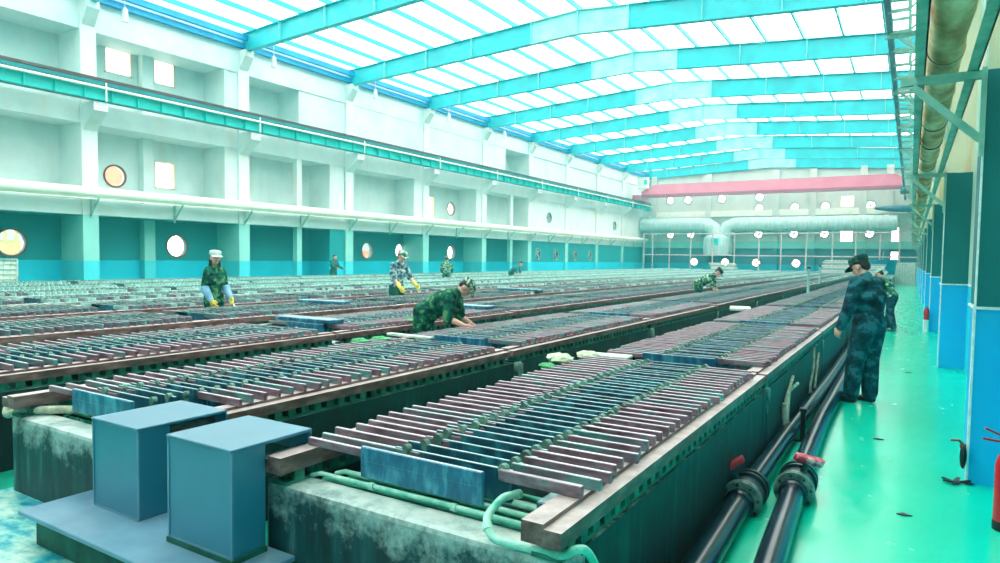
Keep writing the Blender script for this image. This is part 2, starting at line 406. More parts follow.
lbox(15.35,15.8,0,10,-26.2, 'pilaster', 'mullion'); m = MB(); m.box(-25.4,-25.12,22.2,22.5,0,6.3); struct(m.build('mullion', M['pilaster'], wl)); m = MB(); m.box(-25.4,-25.12,42.2,42.55,0,6.3); struct(m.build('mullion', M['pilaster'], wl))
lbox(24.3,25.3,0,6.3,-25.1); lbox(22.3,25.4,6.8,9.5,-25.1)
lbox(31.0,31.9,3.4,6.3,-25.1); lbox(37.6,38.4,3.4,6.3,-25.1)
lbox(25.3,31.9,6.8,9.5,-25.08); lbox(31.9,38.4,6.8,9.5,-25.08); lbox(38.4,41.3,6.8,9.5,-25.08)
for k in range(5, 9): lbox(YB(k)+0.2, YB(k+1)-0.2, 6.8, 9.5, -25.12)
for k in range(5, 9):
    hl = [('c', y, 1.94, 0.45) for y in low_flush if YB(k) < y < YB(k+1)]
    o = panel('wall_panel', lambda u, v, d: (-25.12-d, u, v), YB(k)+0.2, YB(k+1)-0.2, 0, 2.95, hl, 1.42, [M['wall_l']]); o.parent = wl
    hs = [('c', y, z, 0.42) for y, z in flush_round if YB(k) < y < YB(k+1)]
    o = panel('wall_panel', lambda u, v, d: (-25.12-d, u, v), YB(k)+0.2, YB(k+1)-0.2, 3.45, 6.25, hs, 1.42, [M['wall_l']]); o.parent = wl
WN = [0]
def round_window(c, r, axis, mat_frame, style, label):
    """ring frame + pane; style adds bars or fan blades seen inside the opening"""
    WN[0] += 1; c = Vector(c); ax = Vector(axis)
    tk = 0.035 if ax.x > .5 else 0.065
    m = MB(); m.lathe([(r-tk,-0.06),(r+tk*.8,-0.06),(r+tk*.8,0.03),(r-tk,0.03)], c, ax, 28)
    # open ring: remove the caps
    bm = m.bm; bm.faces.ensure_lookup_table()
    for f in [f for f in bm.faces if len(f.verts) > 4]: bm.faces.remove(f)
    n = 28; bm.verts.ensure_lookup_table()
    for i in range(n): m.face((bm.verts[3*n+i], bm.verts[3*n+(i+1) % n], bm.verts[(i+1) % n], bm.verts[i]))
    o = struct(m.build('window_%d' % WN[0], mat_frame), label)
    s = ax.cross(Vector((0,0,1))).normalized(); up = Vector((0,0,1)); back = c-ax*0.12
    if style == 'pane':
        m = MB(); m.lathe([(r-0.03,0),(r-0.03,0.008)], back, ax, 28); m.build('pane', M['glass'], o)
    if style in ('fan', 'fan_dark'):
        m = MB()
        for i in range(4):
            a = i*PI/2+0.5; d = s*math.cos(a)+up*math.sin(a); q = ax.cross(d)
            p0 = back+d*0.06; p1 = back+d*(r*0.9)
            w0, w1 = 0.035, r*0.13 if style == 'fan' else r*0.45
            m.prism([p0-q*w0+ax*0.03, p0+q*w0-ax*0.03, p1+q*w1-ax*0.06, p1-q*w1+ax*0.06], 0.012, ax)
        m.build('fan_blades', M['frame_grey'] if style == 'fan_dark' else M['frame_rust'], o)
        m = MB(); m.cyl(back-ax*0.06, back+ax*0.06, 0.09); m.build('fan_hub', M['frame_grey'], o)
    return o
def square_window(x, y0, y1, z0, z1, label):
    WN[0] += 1; m = MB(); w = 0.06
    for a, b, c, d in ((y0,y1,z0,z0+w),(y0,y1,z1-w,z1),(y0,y0+w,z0,z1),(y1-w,y1,z0,z1)): m.box(x-0.2,x+0.02,a,b,c,d)
    o = struct(m.build('window_%d' % WN[0], M['frame_cream']), label)
    m = MB(); m.box(x-0.12,x-0.11,y0+w,y1-w,z0+w,z1-w); m.build('pane', M['glass'], o)
for i, y in enumerate(low): round_window((XB,y,zsc(1.93)), R_LOW, (1,0,0), M['frame_rust'] if i < 5 else M['frame_grey'], 'pane' if i < 5 else 'fan_dark', 'round porthole in the green band of the left wall')
for y in low_flush: round_window((-25.12,y,1.94), 0.45, (1,0,0), M['frame_grey'], 'fan_dark', 'grey fan porthole in the flush green band of the left wall')
for y, z in mid_round: round_window((XB,y,z), 0.42, (1,0,0), M['frame_rust'], 'pane', 'round porthole in the upper left wall')
for y, z in flush_round: round_window((-25.12,y,z), 0.42, (1,0,0), M['frame_grey'], 'fan_dark', 'round porthole in the flush left wall')
for s in sq: square_window(XB, *s, 'square bright window in the left wall recess')

# buildings outside, seen in slices through the portholes
def outside(name, label, x, y, w, d, h, mat):
    t = thing(name, label, 'building', (x, y, 0))
    m = MB(); m.box(-w/2,w/2,-d/2,d/2,0,h); m.build('wall', M[mat], t)
    m = MB(); m.prism([(-w/2-0.2,-d/2-0.2,h),(w/2+0.2,-d/2-0.2,h),(0,-d/2-0.2,h+1.0)], d+0.4, (0,1,0)); m.build('roof', M['frame_grey'], t)
    for i in range(3):
        m = MB(); m.box(w/2,w/2+0.05,-d/2+0.3+i*d/3,-d/2+0.3+i*d/3+d/5,h*0.45,h*0.8); m.build('window', M['label_white'], t)
m = MB(); m.box(-90,-26.85,-20,120,-0.4,-0.2); struct(m.build('ground_outside', M['board']))
outside('outbuilding', 'yellow board shed glimpsed through the nearest left porthole', -32, 12.4, 2.0, 1.2, 4.6, 'wood_out')
outside('outbuilding', 'orange brick shed glimpsed through the upper porthole beside the square window', -33, 18.3, 2.0, 1.0, 6.0, 'brick')
outside('outbuilding', 'brick hut glimpsed through the middle portholes of the left wall', -34, 37.4, 2.2, 1.6, 2.0, 'brick')

# ---- right wall with its columns
wr = panel('wall_right', lambda u, v, d: (0.76+d, u, v), -6, YEND, 0, 11.1, [], 0.25, [M['wall_r']])
for k in range(-1, 10):
    y = 6.05+6.5*k+ (6.5 if False else 0)
    m = MB(); m.box(0.42,0.80,y,y+0.5,0,10.3); c = struct(m.build('column', M['column_r'], wr), 'blue and dark green column of the walkway wall')
    m = MB(); m.box(0.408,0.424,y-0.006,y+0.05,0.02,1.36); m.box(0.412,0.424,y-0.004,y+0.04,1.36,6.0); struct(m.build('peeled_edge', M['white_edge'], c))
    m = MB(); m.box(0.405,0.78,y-0.012,y+0.51,1.325,1.345); struct(m.build('dado_line', M['white_edge'], c))
m = MB(); m.box(0.745,0.77,-3,YEND,1.325,1.345); struct(m.build('dado_line', M['white_edge'], wr))

# ---- far wall
fw_round = [(-19.58,1.47),(-16.38,1.47),(-13.33,1.47),(-9.61,1.47)] + [(x,4.35) for x in (-22.2,-20.0,-13.2,-9.9,-7.2,-3.4)] + [(x,6.95) for x in (-13.2,-9.9,-7.2,-3.4)] + [(-20.4,8.0),(-22.3,8.0),(-16.9,8.0),(-13.2,8.05)]
fw_rect = [(-5.85,-4.75,3.25,5.0),(-5.9,-4.75,6.9,7.9),(-5.9,-4.8,5.6,6.1),(-2.2,-1.0,3.1,4.9),(-2.25,-1.0,1.9,2.7)]
wf = panel('wall_far', lambda u, v, d: (u, YEND+d, v), -26.8, 1.0, 0, 12.2, [('c', x, z, 0.43) for x, z in fw_round]+[('r',)+r for r in fw_rect], 0.3, [M['wall_far']])
for x in (-24.0,-18.2,-11.6,-8.3,-4.0,-1.9):
    m = MB(); m.box(x-0.3,x+0.3,70.65,71,0,10.6); struct(m.build('column', M['wall_far'], wf))
m = MB(); m.box(-25,0.7,70.7,71,6.15,6.75); struct(m.build('spandrel_beam', M['cream'], wf))
m = MB(); m.box(-25,0.7,70.75,71,2.9,3.6); struct(m.build('spandrel_beam', M['wall_far'], wf))
for i, (x, z) in enumerate(fw_round):
    round_window((x,71.0,z), 0.43, (0,-1,0), M['frame_rust'] if z < 2 else M['frame_grey'], 'fan' if i else 'pane', 'round fan opening in the far wall')
for x0, x1, z0, z1 in fw_rect:
    WN[0] += 1; m = MB(); w = 0.05
    for a, b, c, d in ((x0,x1,z0,z0+w),(x0,x1,z1-w,z1),(x0,x0+w,z0,z1),(x1-w,x1,z0,z1)): m.box(a,b,70.98,71.2,c,d)
    o = struct(m.build('window_%d' % WN[0], M['frame_cream']), 'tall bright window in the far wall')
    m = MB(); m.box(x0+w,x1-w,71.1,71.11,z0+w,z1-w); m.build('pane', M['glass'], o)

panel('wall_back', lambda u, v, d: (u, -6-d, v), -26.8, 1.0, 0, 12.2, [], 0.3, [M['wall_far']])
# ---- roof: rafters, purlins, translucent sheets
XL, XR, XM = -25.2, 0.9, -12.1
def zb(x): return 10.38+(x-XL)/(XM-XL)*0.57 if x < XM else 10.95-(x-XM)/(XR-XM)*0.85
def zt(x): return 11.12+(x-XL)/(XM-XL)*0.78 if x < XM else 11.90-(x-XM)/(XR-XM)*0.98
RN = 0
for k in range(-3, 10):
    y = YB(k); RN += 1
    root = thing('roof_rafter', 'turquoise steel roof rafter, %s from the camera end' % ordinal(RN), 'rafter', (0, y, 0)); root['kind'] = 'structure'
    for nm, x0, x1, mat in (('web', XL, -14.3, 'steel_teal'), ('ridge_web', -14.3, -9.9, 'steel_teal_pale'), ('web', -9.9, XR, 'steel_teal')):  # web section at the ridge takes a paler colour
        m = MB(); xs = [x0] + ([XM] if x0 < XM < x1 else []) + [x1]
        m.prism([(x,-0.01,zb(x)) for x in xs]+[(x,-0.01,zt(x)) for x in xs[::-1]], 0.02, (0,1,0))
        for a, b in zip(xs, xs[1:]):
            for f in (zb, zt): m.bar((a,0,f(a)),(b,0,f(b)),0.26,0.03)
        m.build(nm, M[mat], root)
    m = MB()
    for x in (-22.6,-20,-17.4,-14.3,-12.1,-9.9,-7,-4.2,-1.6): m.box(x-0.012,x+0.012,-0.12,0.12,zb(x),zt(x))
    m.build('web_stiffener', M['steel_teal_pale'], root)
    m = MB(); m.box(-25.1,-24.7,-0.2,0.2,10.3,10.42); m.build('bearing_plate', M['eave'], root)
xs = [-24.5+1.55*i for i in range(17)]
for x in xs:
    m = MB(); m.bar((x,-6,zt(x)+0.12),(x,71,zt(x)+0.12),0.07,0.2); struct(m.build('roof_purlin', M['purlin']), 'turquoise roof purlin running the length of the hall')
for x, z in ((-24.95,10.62),(-24.75,10.92),(0.6,10.5)):
    m = MB(); m.bar((x,-6,z),(x,71,z),0.16,0.22); struct(m.build('eave_strut', M['eave']), 'blue eave strut along the wall head')
m = MB()
for a, b in ((XL-1.6, XM), (XM, XR+0.2)):
    m.quad((a,-6.2,zt(a)+0.24),(b,-6.2,zt(b)+0.24),(b,71.2,zt(b)+0.24),(a,71.2,zt(a)+0.24))
ce = struct(m.build('ceiling', M['roof']), 'translucent roof sheeting')
m = MB(); y = -2.0
while y < 70:
    for a, b in ((XL, XM), (XM, XR)): m.bar((a,y,zt(a)+0.215),(b,y,zt(b)+0.215),0.02,0.012)
    y += 1.29
struct(m.build('sheet_lap', M['purlin'], ce))
m = MB()
for k in (0, 2, 3, 5):
    for a, b in ((-24,-18),(-18,-12.1),(-12.1,-6),(-6,0.3)):
        for p, q in ((0.1,6.35),(6.35,0.1)): m.cyl((a,YB(k)+p,zt(a)-0.08),(b,YB(k)+q,zt(b)-0.08),0.012,n=5)
struct(m.build('brace_rod', M['steel_teal_pale'], ce))
# ------------------------------------------------------------------ electrolysis rows
NROW = 9
XR0 = lambda n: -0.975-2.38*n          # right edge of row n
Y0S = [2.05, 5.85, 9.98, 14.1]+[14.1+4.12*i for i in range(1, 14)]
TW = 1.56
PITCH = 0.106
ROWTXT = ['the row beside the green walkway', 'the second row from the walkway', 'the third row from the walkway', 'the fourth row from the walkway', 'the fifth row from the walkway', 'the sixth row from the walkway', 'the seventh row from the walkway', 'the eighth row from the walkway', 'the ninth row from the walkway']

# shared tank meshes in local coordinates: x = 0 right edge ... -TW left edge, y = 0 front
def tank_meshes(L, w):
    r = {}
    m = MB(); t = 0.13                       # hollow concrete box
    m.mi = 0
    m.box(-w,0,0,t+0.05,0,0.6); m.bevel(0.025,2); m.mi = 1; m.box(-w,0,L-t,L,0,0.6); m.box(-t,-0.003,t,L-t,0,0.6); m.box(-w+0.003,-w+t,t,L-t,0,0.6)
    r['body'] = m.mesh('tank_body', [M['tank_end'], M['tank']])
    m = MB(); m.box(-w+t,-t,t,L-t,0.10,0.34); r['liner'] = m.mesh('cell_solution', M['liner'])
    for nm, a in (('rail_r', -0.158), ('rail_l', -w+0.0)):
        m = MB(); m.box(a,a+0.158,-0.045,L-0.075,0.665,0.725); m.box(a+(0.0 if nm == 'rail_r' else 0.07),a+(0.088 if nm == 'rail_r' else 0.158),-0.045,L-0.075,0.725,0.742)
        r[nm] = m.mesh('busbar', M['copper_rail'])
    for nm, a in (('teeth_r', -0.13), ('teeth_l', -w+0.03)):
        m = MB(); y = 0.05; m.box(a-0.01,a+0.11,0.0,L-0.08,0.598,0.615)
        while y < L-0.15: m.box(a,a+0.112,y,y+0.06,0.61,0.668); y += 0.11
        r[nm] = m.mesh('insulator_strip', M['teeth'])
    m = MB()
    for mi, f in ((0, None),): pass
    return r
_tm = {}
def far_tank_mesh(L, w, pale=False):
    m = MB(); t = 0.13
    m.mi = 0; m.box(-w,0,0,t,0,0.6); m.mi = 1; m.box(-w,0,L-t,L,0,0.6); m.box(-t,0,t,L-t,0,0.6); m.box(-w,-w+t,t,L-t,0,0.6)
    m.mi = 2; m.box(-w+t,-t,t,L-t,0.1,0.36)
    m.mi = 3 if not pale else 3
    for a in (-0.158, -w): m.box(a,a+0.158,-0.04,L-0.06,0.665,0.74)
    m.mi = 4
    for a in (-0.13, -w+0.03): m.box(a,a+0.11,0,L-0.08,0.598,0.668)
    return m.mesh('electrolysis_tank', [M['tank_end'], M['tank'], M['liner'], M['rail_pale' if pale else 'copper_rail'], M['teeth']])
def cached(kind, L, w):
    k = (kind, round(L, 2), w)
    if k not in _tm: _tm[k] = tank_meshes(L, w) if kind == 'near' else far_tank_mesh(L, w, kind == 'pale')
    return _tm[k]
NEAR = {(0,0),(0,1),(0,2),(0,3),(1,0),(1,1),(1,2),(2,0),(2,1)}
INDIV = [(0,0),(0,1),(1,0),(1,1),(0,2),(2,1),(1,2),(2,0)]
for n in range(NROW):
    for k in range(16):
        L = (Y0S[k+1] if k < 15 else Y0S[k]+4.12)-Y0S[k]-0.04
        lab = 'dark stained tank, %s from the camera end of %s' % (ordinal(k+1), ROWTXT[n])
        loc = (XR0(n), Y0S[k], 0.012 if n == 0 else 0)
        loc = (XR0(n), Y0S[k]-(0.07 if n else 0), 0)
        if (n, k) in NEAR:
            r = cached('near', L, TW)
            t = thing('electrolysis_tank', lab, 'tank', loc, group='electrolysis tanks')
            for nm, key in (('tank_body','body'),('solution','liner'),('busbar','rail_r'),('busbar','rail_l'),('insulator_strip','teeth_r'),('insulator_strip','teeth_l')):
                link(nm, r[key], t)
        else:
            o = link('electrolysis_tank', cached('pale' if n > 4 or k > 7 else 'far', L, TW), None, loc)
            tag(o, lab, 'tank', 'electrolysis tanks')

# electrodes: four variants of each part, shared by all copies (x relative to the row's right edge)
def hanger_mesh(v):
    rnd = random.Random(v); m = MB(); xl = -1.485+rnd.uniform(-.02,.02); y = rnd.uniform(-.006,.006)
    m.box(xl,-0.86,y-0.011,y+0.011,0.744,0.782)
    m.box(xl+0.09+rnd.uniform(0,.05),-0.84,0.042,0.058,0.738,0.766+rnd.uniform(-.006,.006))
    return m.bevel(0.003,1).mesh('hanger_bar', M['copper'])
def plate_mesh(v):
    rnd = random.Random(v+20); m = MB(); y = rnd.uniform(-.006,.006)
    m.box(-1.02+rnd.uniform(-.015,.015),-0.40+rnd.uniform(-.02,.02),y-0.008,y+0.008,0.645,0.79+rnd.uniform(-.004,.004))
    m.box(-0.96,-0.5,y+0.046,y+0.058,0.645,0.768)
    return m.bevel(0.0025,1).mesh('plate', M['plate'])
def contact_mesh(v):
    rnd = random.Random(v+40); m = MB(); y = -0.016+rnd.uniform(-.005,.005)
    m.box(-0.44+rnd.uniform(-.02,.02),-0.045+rnd.uniform(-.02,.02),y-0.011,y+0.011,0.744,0.792+rnd.uniform(-.004,.004))
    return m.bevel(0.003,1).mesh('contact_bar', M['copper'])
def cap_mesh(v):
    rnd = random.Random(v+60); m = MB()
    m.cyl((0,-0.014,0),(0,0.014,0),0.024,0.024,12); m.box(-0.018,0.018,-0.012,0.012,-0.045,0.0)
    return m.mesh('insulator_cap', M['cap'])
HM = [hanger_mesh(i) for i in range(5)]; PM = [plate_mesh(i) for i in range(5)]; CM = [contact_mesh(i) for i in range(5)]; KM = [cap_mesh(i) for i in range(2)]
def remat(me, mat):
    me = me.copy(); me.materials.clear(); me.materials.append(mat); return me
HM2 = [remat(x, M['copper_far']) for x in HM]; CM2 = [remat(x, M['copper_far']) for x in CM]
m = MB(); m.box(-1.12,-0.46,-0.012,0.012,0.655,0.795); m.bevel(0.004,1); EP = m.mesh('end_plate', M['endplate'])
m = MB(); m.box(-1.1,-0.48,-0.013,0.013,0.725,0.733); EPR = m.mesh('plate_ridge', M['endplate'])
TANKNM = ['front', 'second', 'third']
def electrode_ys(k):
    y = Y0S[k]+(0.175 if k == 0 else 0.12); end = (Y0S[k+1] if k < 15 else Y0S[k]+4.12)-(0.26 if k == 0 else 0.2); out = []
    while y < end: out.append(y); y += PITCH
    return out
done = set()
cnt = 0
rnd = random.Random(3)
for n, k in INDIV:
    ys = electrode_ys(k)
    for i, y in enumerate(ys):
        if cnt >= 300: break
        cnt += 1; done.add((n, k, i))
        where = ['%s tank beside the green walkway', '%s tank of the second row from the walkway', '%s tank of the third row from the walkway'][n] % TANKNM[k]
        e = thing('electrode', ('%s electrode from the near end, %s' % (ordinal(i+1), where)) if i else 'blue end plate at the near end, %s' % where, 'electrode', (XR0(n), y-(0.07 if n else 0), 0), rnd.uniform(-.008,.012), group='electrodes hanging in the tanks')
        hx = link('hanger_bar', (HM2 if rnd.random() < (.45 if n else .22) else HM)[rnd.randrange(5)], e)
        if n == 1: hx.location.x = 0.05
        if i == 0:
            p = link('end_plate', EP, e); link('plate_ridge', EPR, p)
        else:
            link('plate', PM[rnd.randrange(5)], e)
            c = link('insulator_cap', KM[0], e, (-0.93+rnd.uniform(-.015,.015),0,0.785)); c.rotation_euler = (0,0,rnd.uniform(-.5,.2))
            c = link('insulator_cap', KM[1], e, (-0.44+rnd.uniform(-.015,.015),0.0,0.785)); c.rotation_euler = (0,0,rnd.uniform(-.5,.2))
        if n == 1 and k == 0 and y < 2.56: continue
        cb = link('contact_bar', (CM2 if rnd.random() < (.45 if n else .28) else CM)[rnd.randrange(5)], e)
        if i == 0: cb.location.y = 0.10
rest = MB()
for n in range(NROW):
    for k in range(16):
        for i, y in enumerate(electrode_ys(k)):
            if (n, k, i) in done: continue
            x = XR0(n); y = y-(0.07 if n else 0); j = rnd.uniform(-.01,.01); z = rnd.uniform(-.006,.006)
            rest.mi = 3 if rnd.random() < min(1, max(0, (n-2)*0.3 + (k-4)*0.16)) else 0  # share of haze-coloured bars grows with distance
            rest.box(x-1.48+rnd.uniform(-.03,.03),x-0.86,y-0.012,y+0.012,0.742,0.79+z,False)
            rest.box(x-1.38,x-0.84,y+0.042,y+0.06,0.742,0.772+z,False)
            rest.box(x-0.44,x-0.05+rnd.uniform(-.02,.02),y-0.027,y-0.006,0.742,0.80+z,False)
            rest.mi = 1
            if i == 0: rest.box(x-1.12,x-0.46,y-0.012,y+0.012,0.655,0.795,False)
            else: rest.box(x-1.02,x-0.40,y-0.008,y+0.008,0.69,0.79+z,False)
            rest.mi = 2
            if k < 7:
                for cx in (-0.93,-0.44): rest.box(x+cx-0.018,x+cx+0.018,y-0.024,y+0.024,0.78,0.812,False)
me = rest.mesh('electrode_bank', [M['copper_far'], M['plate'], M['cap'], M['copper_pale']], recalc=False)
o = link('electrode_bank', me)
tag(o, 'remaining ranks of electrodes receding across the far tanks', 'electrodes', kind='stuff')

# feed pipes across the front of the two nearest tanks, hoses
def front_pipes(n, label):
    x = XR0(n); t = thing('feed_pipe_rack', label, 'pipes', (x, 2.2, 0.6))
    for i, (y, z, r, mt) in enumerate(((0.005,0.03,0.011,'pale_pipe'),(0.035,0.005,0.015,'green_pipe'),(0.065,0.04,0.012,'pale_pipe'),(0.10,0.015,0.013,'green_pipe'),(0.135,0.045,0.011,'pale_pipe'),(0.19,0.03,0.012,'pale_pipe'),(0.25,0.04,0.011,'green_pipe'))):
        m = MB(); pts = [(-1.42+0.05*i,y,z-0.02),(-1.36+0.05*i,y,z),(-0.7,y+0.004,z+0.002),(-0.24,y,z)]
        m.tube(pts, r, 10); m.build('pipe', M[mt], t, True)
    m = MB(); m.box(-1.36,-0.24,0.0,0.02,-0.14,-0.02)
    for i in range(9): m.box(-1.3+i*0.12,-1.27+i*0.12,-0.012,0.004,-0.14,-0.01)
    m.build('weir_plate', M['green_pipe'], t)
    m = MB()
    for cx in (-1.05,-0.6): m.cyl((cx,0.005,0.03),(cx+0.025,0.005,0.03),0.017)
    m.build('coupling', M['pale_pipe'], t)
    return t
front_pipes(0, 'pale green feed pipes at the front of the tank beside the walkway')
front_pipes(1, 'pale green feed pipes at the front of the second row, behind the left cover')
m = MB(); m.box(-1.20,-1.14,2.24,2.62,0.655,0.72); tag(m.bevel(0.005,1).build('spacer_block', M['plate']), 'short blue block lying inside the busbar at the front corner', 'block')
def hose(name, pts, r, mat, label, cat='hose', cuff=None):
    P = [Vector(p) for p in pts]; out = []
    for i in range(len(P)-1):                    # catmull-rom
        p0 = P[max(i-1,0)]; p1 = P[i]; p2 = P[i+1]; p3 = P[min(i+2,len(P)-1)]
        for s in range(6):
            t = s/6; out.append(0.5*((2*p1)+(p2-p0)*t+(2*p0-5*p1+4*p2-p3)*t*t+(3*p1-p0-3*p2+p3)*t**3))
    out.append(P[-1])
    t = thing(name, label, cat, pts[0])
    m = MB(); m.tube([p-P[0] for p in out], r, 12); m.build('hose_tube', M[mat], t, True)
    if cuff is not None:
        for c in cuff:
            a = out[c]-P[0]; b = out[c+1]-P[0]; m = MB(); m.cyl(a, a+(b-a).normalized()*0.03, r*1.2); m.build('hose_clamp', M['pale_pipe'], t)
    return t
hose('drain_hose', [(-1.32,2.32,.70),(-1.33,2.22,.715),(-1.33,2.14,.70),(-1.325,2.085,.675),(-1.295,2.055,.645),(-1.26,2.05,.622),(-1.18,2.06,.617),(-1.08,2.07,.617),(-1.0,2.06,.625),(-.95,2.08,.65),(-.935,2.14,.62),(-.93,2.24,.5),(-.925,2.34,.36)], 0.016, 'pale_pipe', 'pale green hose drooping over the front rim under the busbar end', cuff=(0, 20))
hose('overflow_hose', [(-4.22,2.36,0.64),(-4.45,2.24,0.645),(-4.7,2.12,0.635),(-4.88,2.02,0.62),(-4.96,1.98,0.60),(-4.98,2.02,0.66),(-4.93,2.14,0.65)], 0.026, 'hose', 'beige hose looping round the left front corner of the second row', cuff=(6,))

# loose rags, dropped tools and boards on the rows
def rag(x, y, z, s, mat, label, seed):
    rn = random.Random(seed); m = MB(); m.ball((0,0,s*0.35), s, 3, (1.25,0.9,0.42))
    for v in m.bm.verts:
        v.co += Vector((rn.uniform(-1,1),rn.uniform(-1,1),rn.uniform(-.6,1)))*s*0.13
        v.co.z = max(v.co.z, 0.0)
    tag(m.build('rag', M[mat], None, True, (x,y,z)), label, 'rag')
rag(-2.6,5.25,0.742,0.10,'rag','pale cloth heap at the left corner where the front tank ends',1)
rag(-2.50,5.62,0.742,0.085,'rag','pointed white cloth heap behind the pale one on the front tank corner',2)
rag(-2.54,4.9,0.742,0.06,'rag_green','greenish cloth on the left edge of the tank beside the walkway',3)
rag(-5.84,7.4,0.745,0.09,'rag','white cloth bundle by the third row busbar beside the bending worker',5)
rag(-5.86,7.15,0.745,0.07,'rag_green','small yellow green rag right of the white cloth bundle',6)
for (x, y, s, l) in ((-5.05,5.05,0.11,'nearer of two green gloves lying on the left rail of the second row'),(-5.0,5.3,0.13,'farther of two green gloves lying on the left rail of the second row')):
    m = MB(); m.capsule((0,0,0.03),(0.10,0.02,0.035),0.03,0.04)
    for i in range(4): m.capsule((0.11,-0.03+i*0.022,0.04),(0.19,-0.04+i*0.028,0.045),0.012,0.01)
    m.capsule((0.05,0.03,0.03),(0.09,0.085,0.03),0.013,0.011)
    tag(m.build('work_glove', M['rag_green'], None, True, (x+0.18,y,0.742)), l, 'glove')
def board(name, x0, x1, y0, y1, z, h, mat, label, rz=0):
    m = MB(); m.box(-(x1-x0)/2,(x1-x0)/2,-(y1-y0)/2,(y1-y0)/2,0,h); m.bevel(0.006,1)
    o = m.build(name, M[mat], None, False, ((x0+x1)/2,(y0+y1)/2,z)); o.rotation_euler.z = rz
    return tag(o, label, 'board')
board('loose_board', -2.5,-2.15,5.68,5.86,0.745,0.03,'board','pale board bridging the front and second tanks beside the walkway',0.12)
board('loose_board', -5.1,-4.45,5.80,5.88,0.745,0.03,'board','white plank in front of the bending worker on the second row',-0.05)
board('loose_board', -3.0,-2.62,13.2,13.9,0.70,0.05,'board','pale board bridging the gap between the two nearest rows, beyond the cloth',0.2)
board('spare_plate', -7.1,-6.1,5.9,6.15,0.80,0.05,'endplate','blue plate lying across the third row, behind its second tank front')
board('spare_plate', -6.9,-5.9,9.2,9.45,0.80,0.05,'endplate','blue plate lying across the third row right of the bending worker')
board('spare_plate', -9.4,-8.4,8.35,8.6,0.80,0.05,'endplate','blue plate lying in front of the woman with yellow gloves',0.1)
board('spare_plate', -9.3,-8.1,15.0,15.3,0.80,0.05,'endplate','blue plate lying on the fourth row beyond the man with yellow gloves')

# busbar covers on their slab
def cover(name, x0, x1, yf, ys, yb, zb_, zt_, label):
    """upright box with a hood that reaches back over the busbar end"""
    t = thing(name, label, 'cover', ((x0+x1)/2, yf, zb_)); w = (x1-x0)/2; h = zt_-zb_; d = ys-yf; D = yb-yf
    m = MB(); m.prism([(w,0,0),(w,d,0),(w,d,h-0.012),(w,0,h-0.012)], 2*w, (-1,0,0)); m.bevel(0.004,1); m.build('cabinet', M['cover'], t)
    m = MB(); m.box(-w-0.008,w+0.008,-0.008,D,h-0.014,h+0.002); m.box(-w-0.008,w+0.008,D-0.012,D,h-0.11,h-0.014); m.bevel(0.003,1); m.build('hood', M['cover'], t)
    m = MB()
    for s in (-1,1): m.box(s*w-0.006,s*w+0.006,-0.004,0.004,0.0,h-0.014)
    m.box(-w,w,-0.004,0.004,0.0,0.008); m.build('edge_strip', M['plinth'], t)
    return t
cover('busbar_cover', -2.93,-2.47,1.82,2.0,2.27,0.325,0.81, 'nearer blue grey busbar cover with an overhanging top, right of its twin')
cover('busbar_cover', -3.69,-3.27,1.87,2.04,2.38,0.301,0.775, 'farther blue grey busbar cover with an overhanging top, left of its twin')
t = thing('cover_plinth', 'pale blue grey slab on mossy concrete carrying the two busbar covers', 'plinth', (-3.3,1.8,0.11))
m = MB(); m.box(-0.64,0.98,-0.19,0.24,0.165,0.19); m.bevel(0.004,1); m.build('slab', M['plinth'], t)
m = MB(); m.box(-0.58,0.98,-0.13,0.24,0.0,0.165); m.build('concrete_base', M['plinth_base'], t)
for x0, x1, z in ((-2.99,-2.47,0.275),(-3.76,-3.33,0.275)): pass
m = MB(); m.box(-2.94,-2.46,1.81,2.0,0.301,0.325); tag(m.build('footing_strip', M['plinth_base']), 'low footing strip under the nearer busbar cover', 'footing')

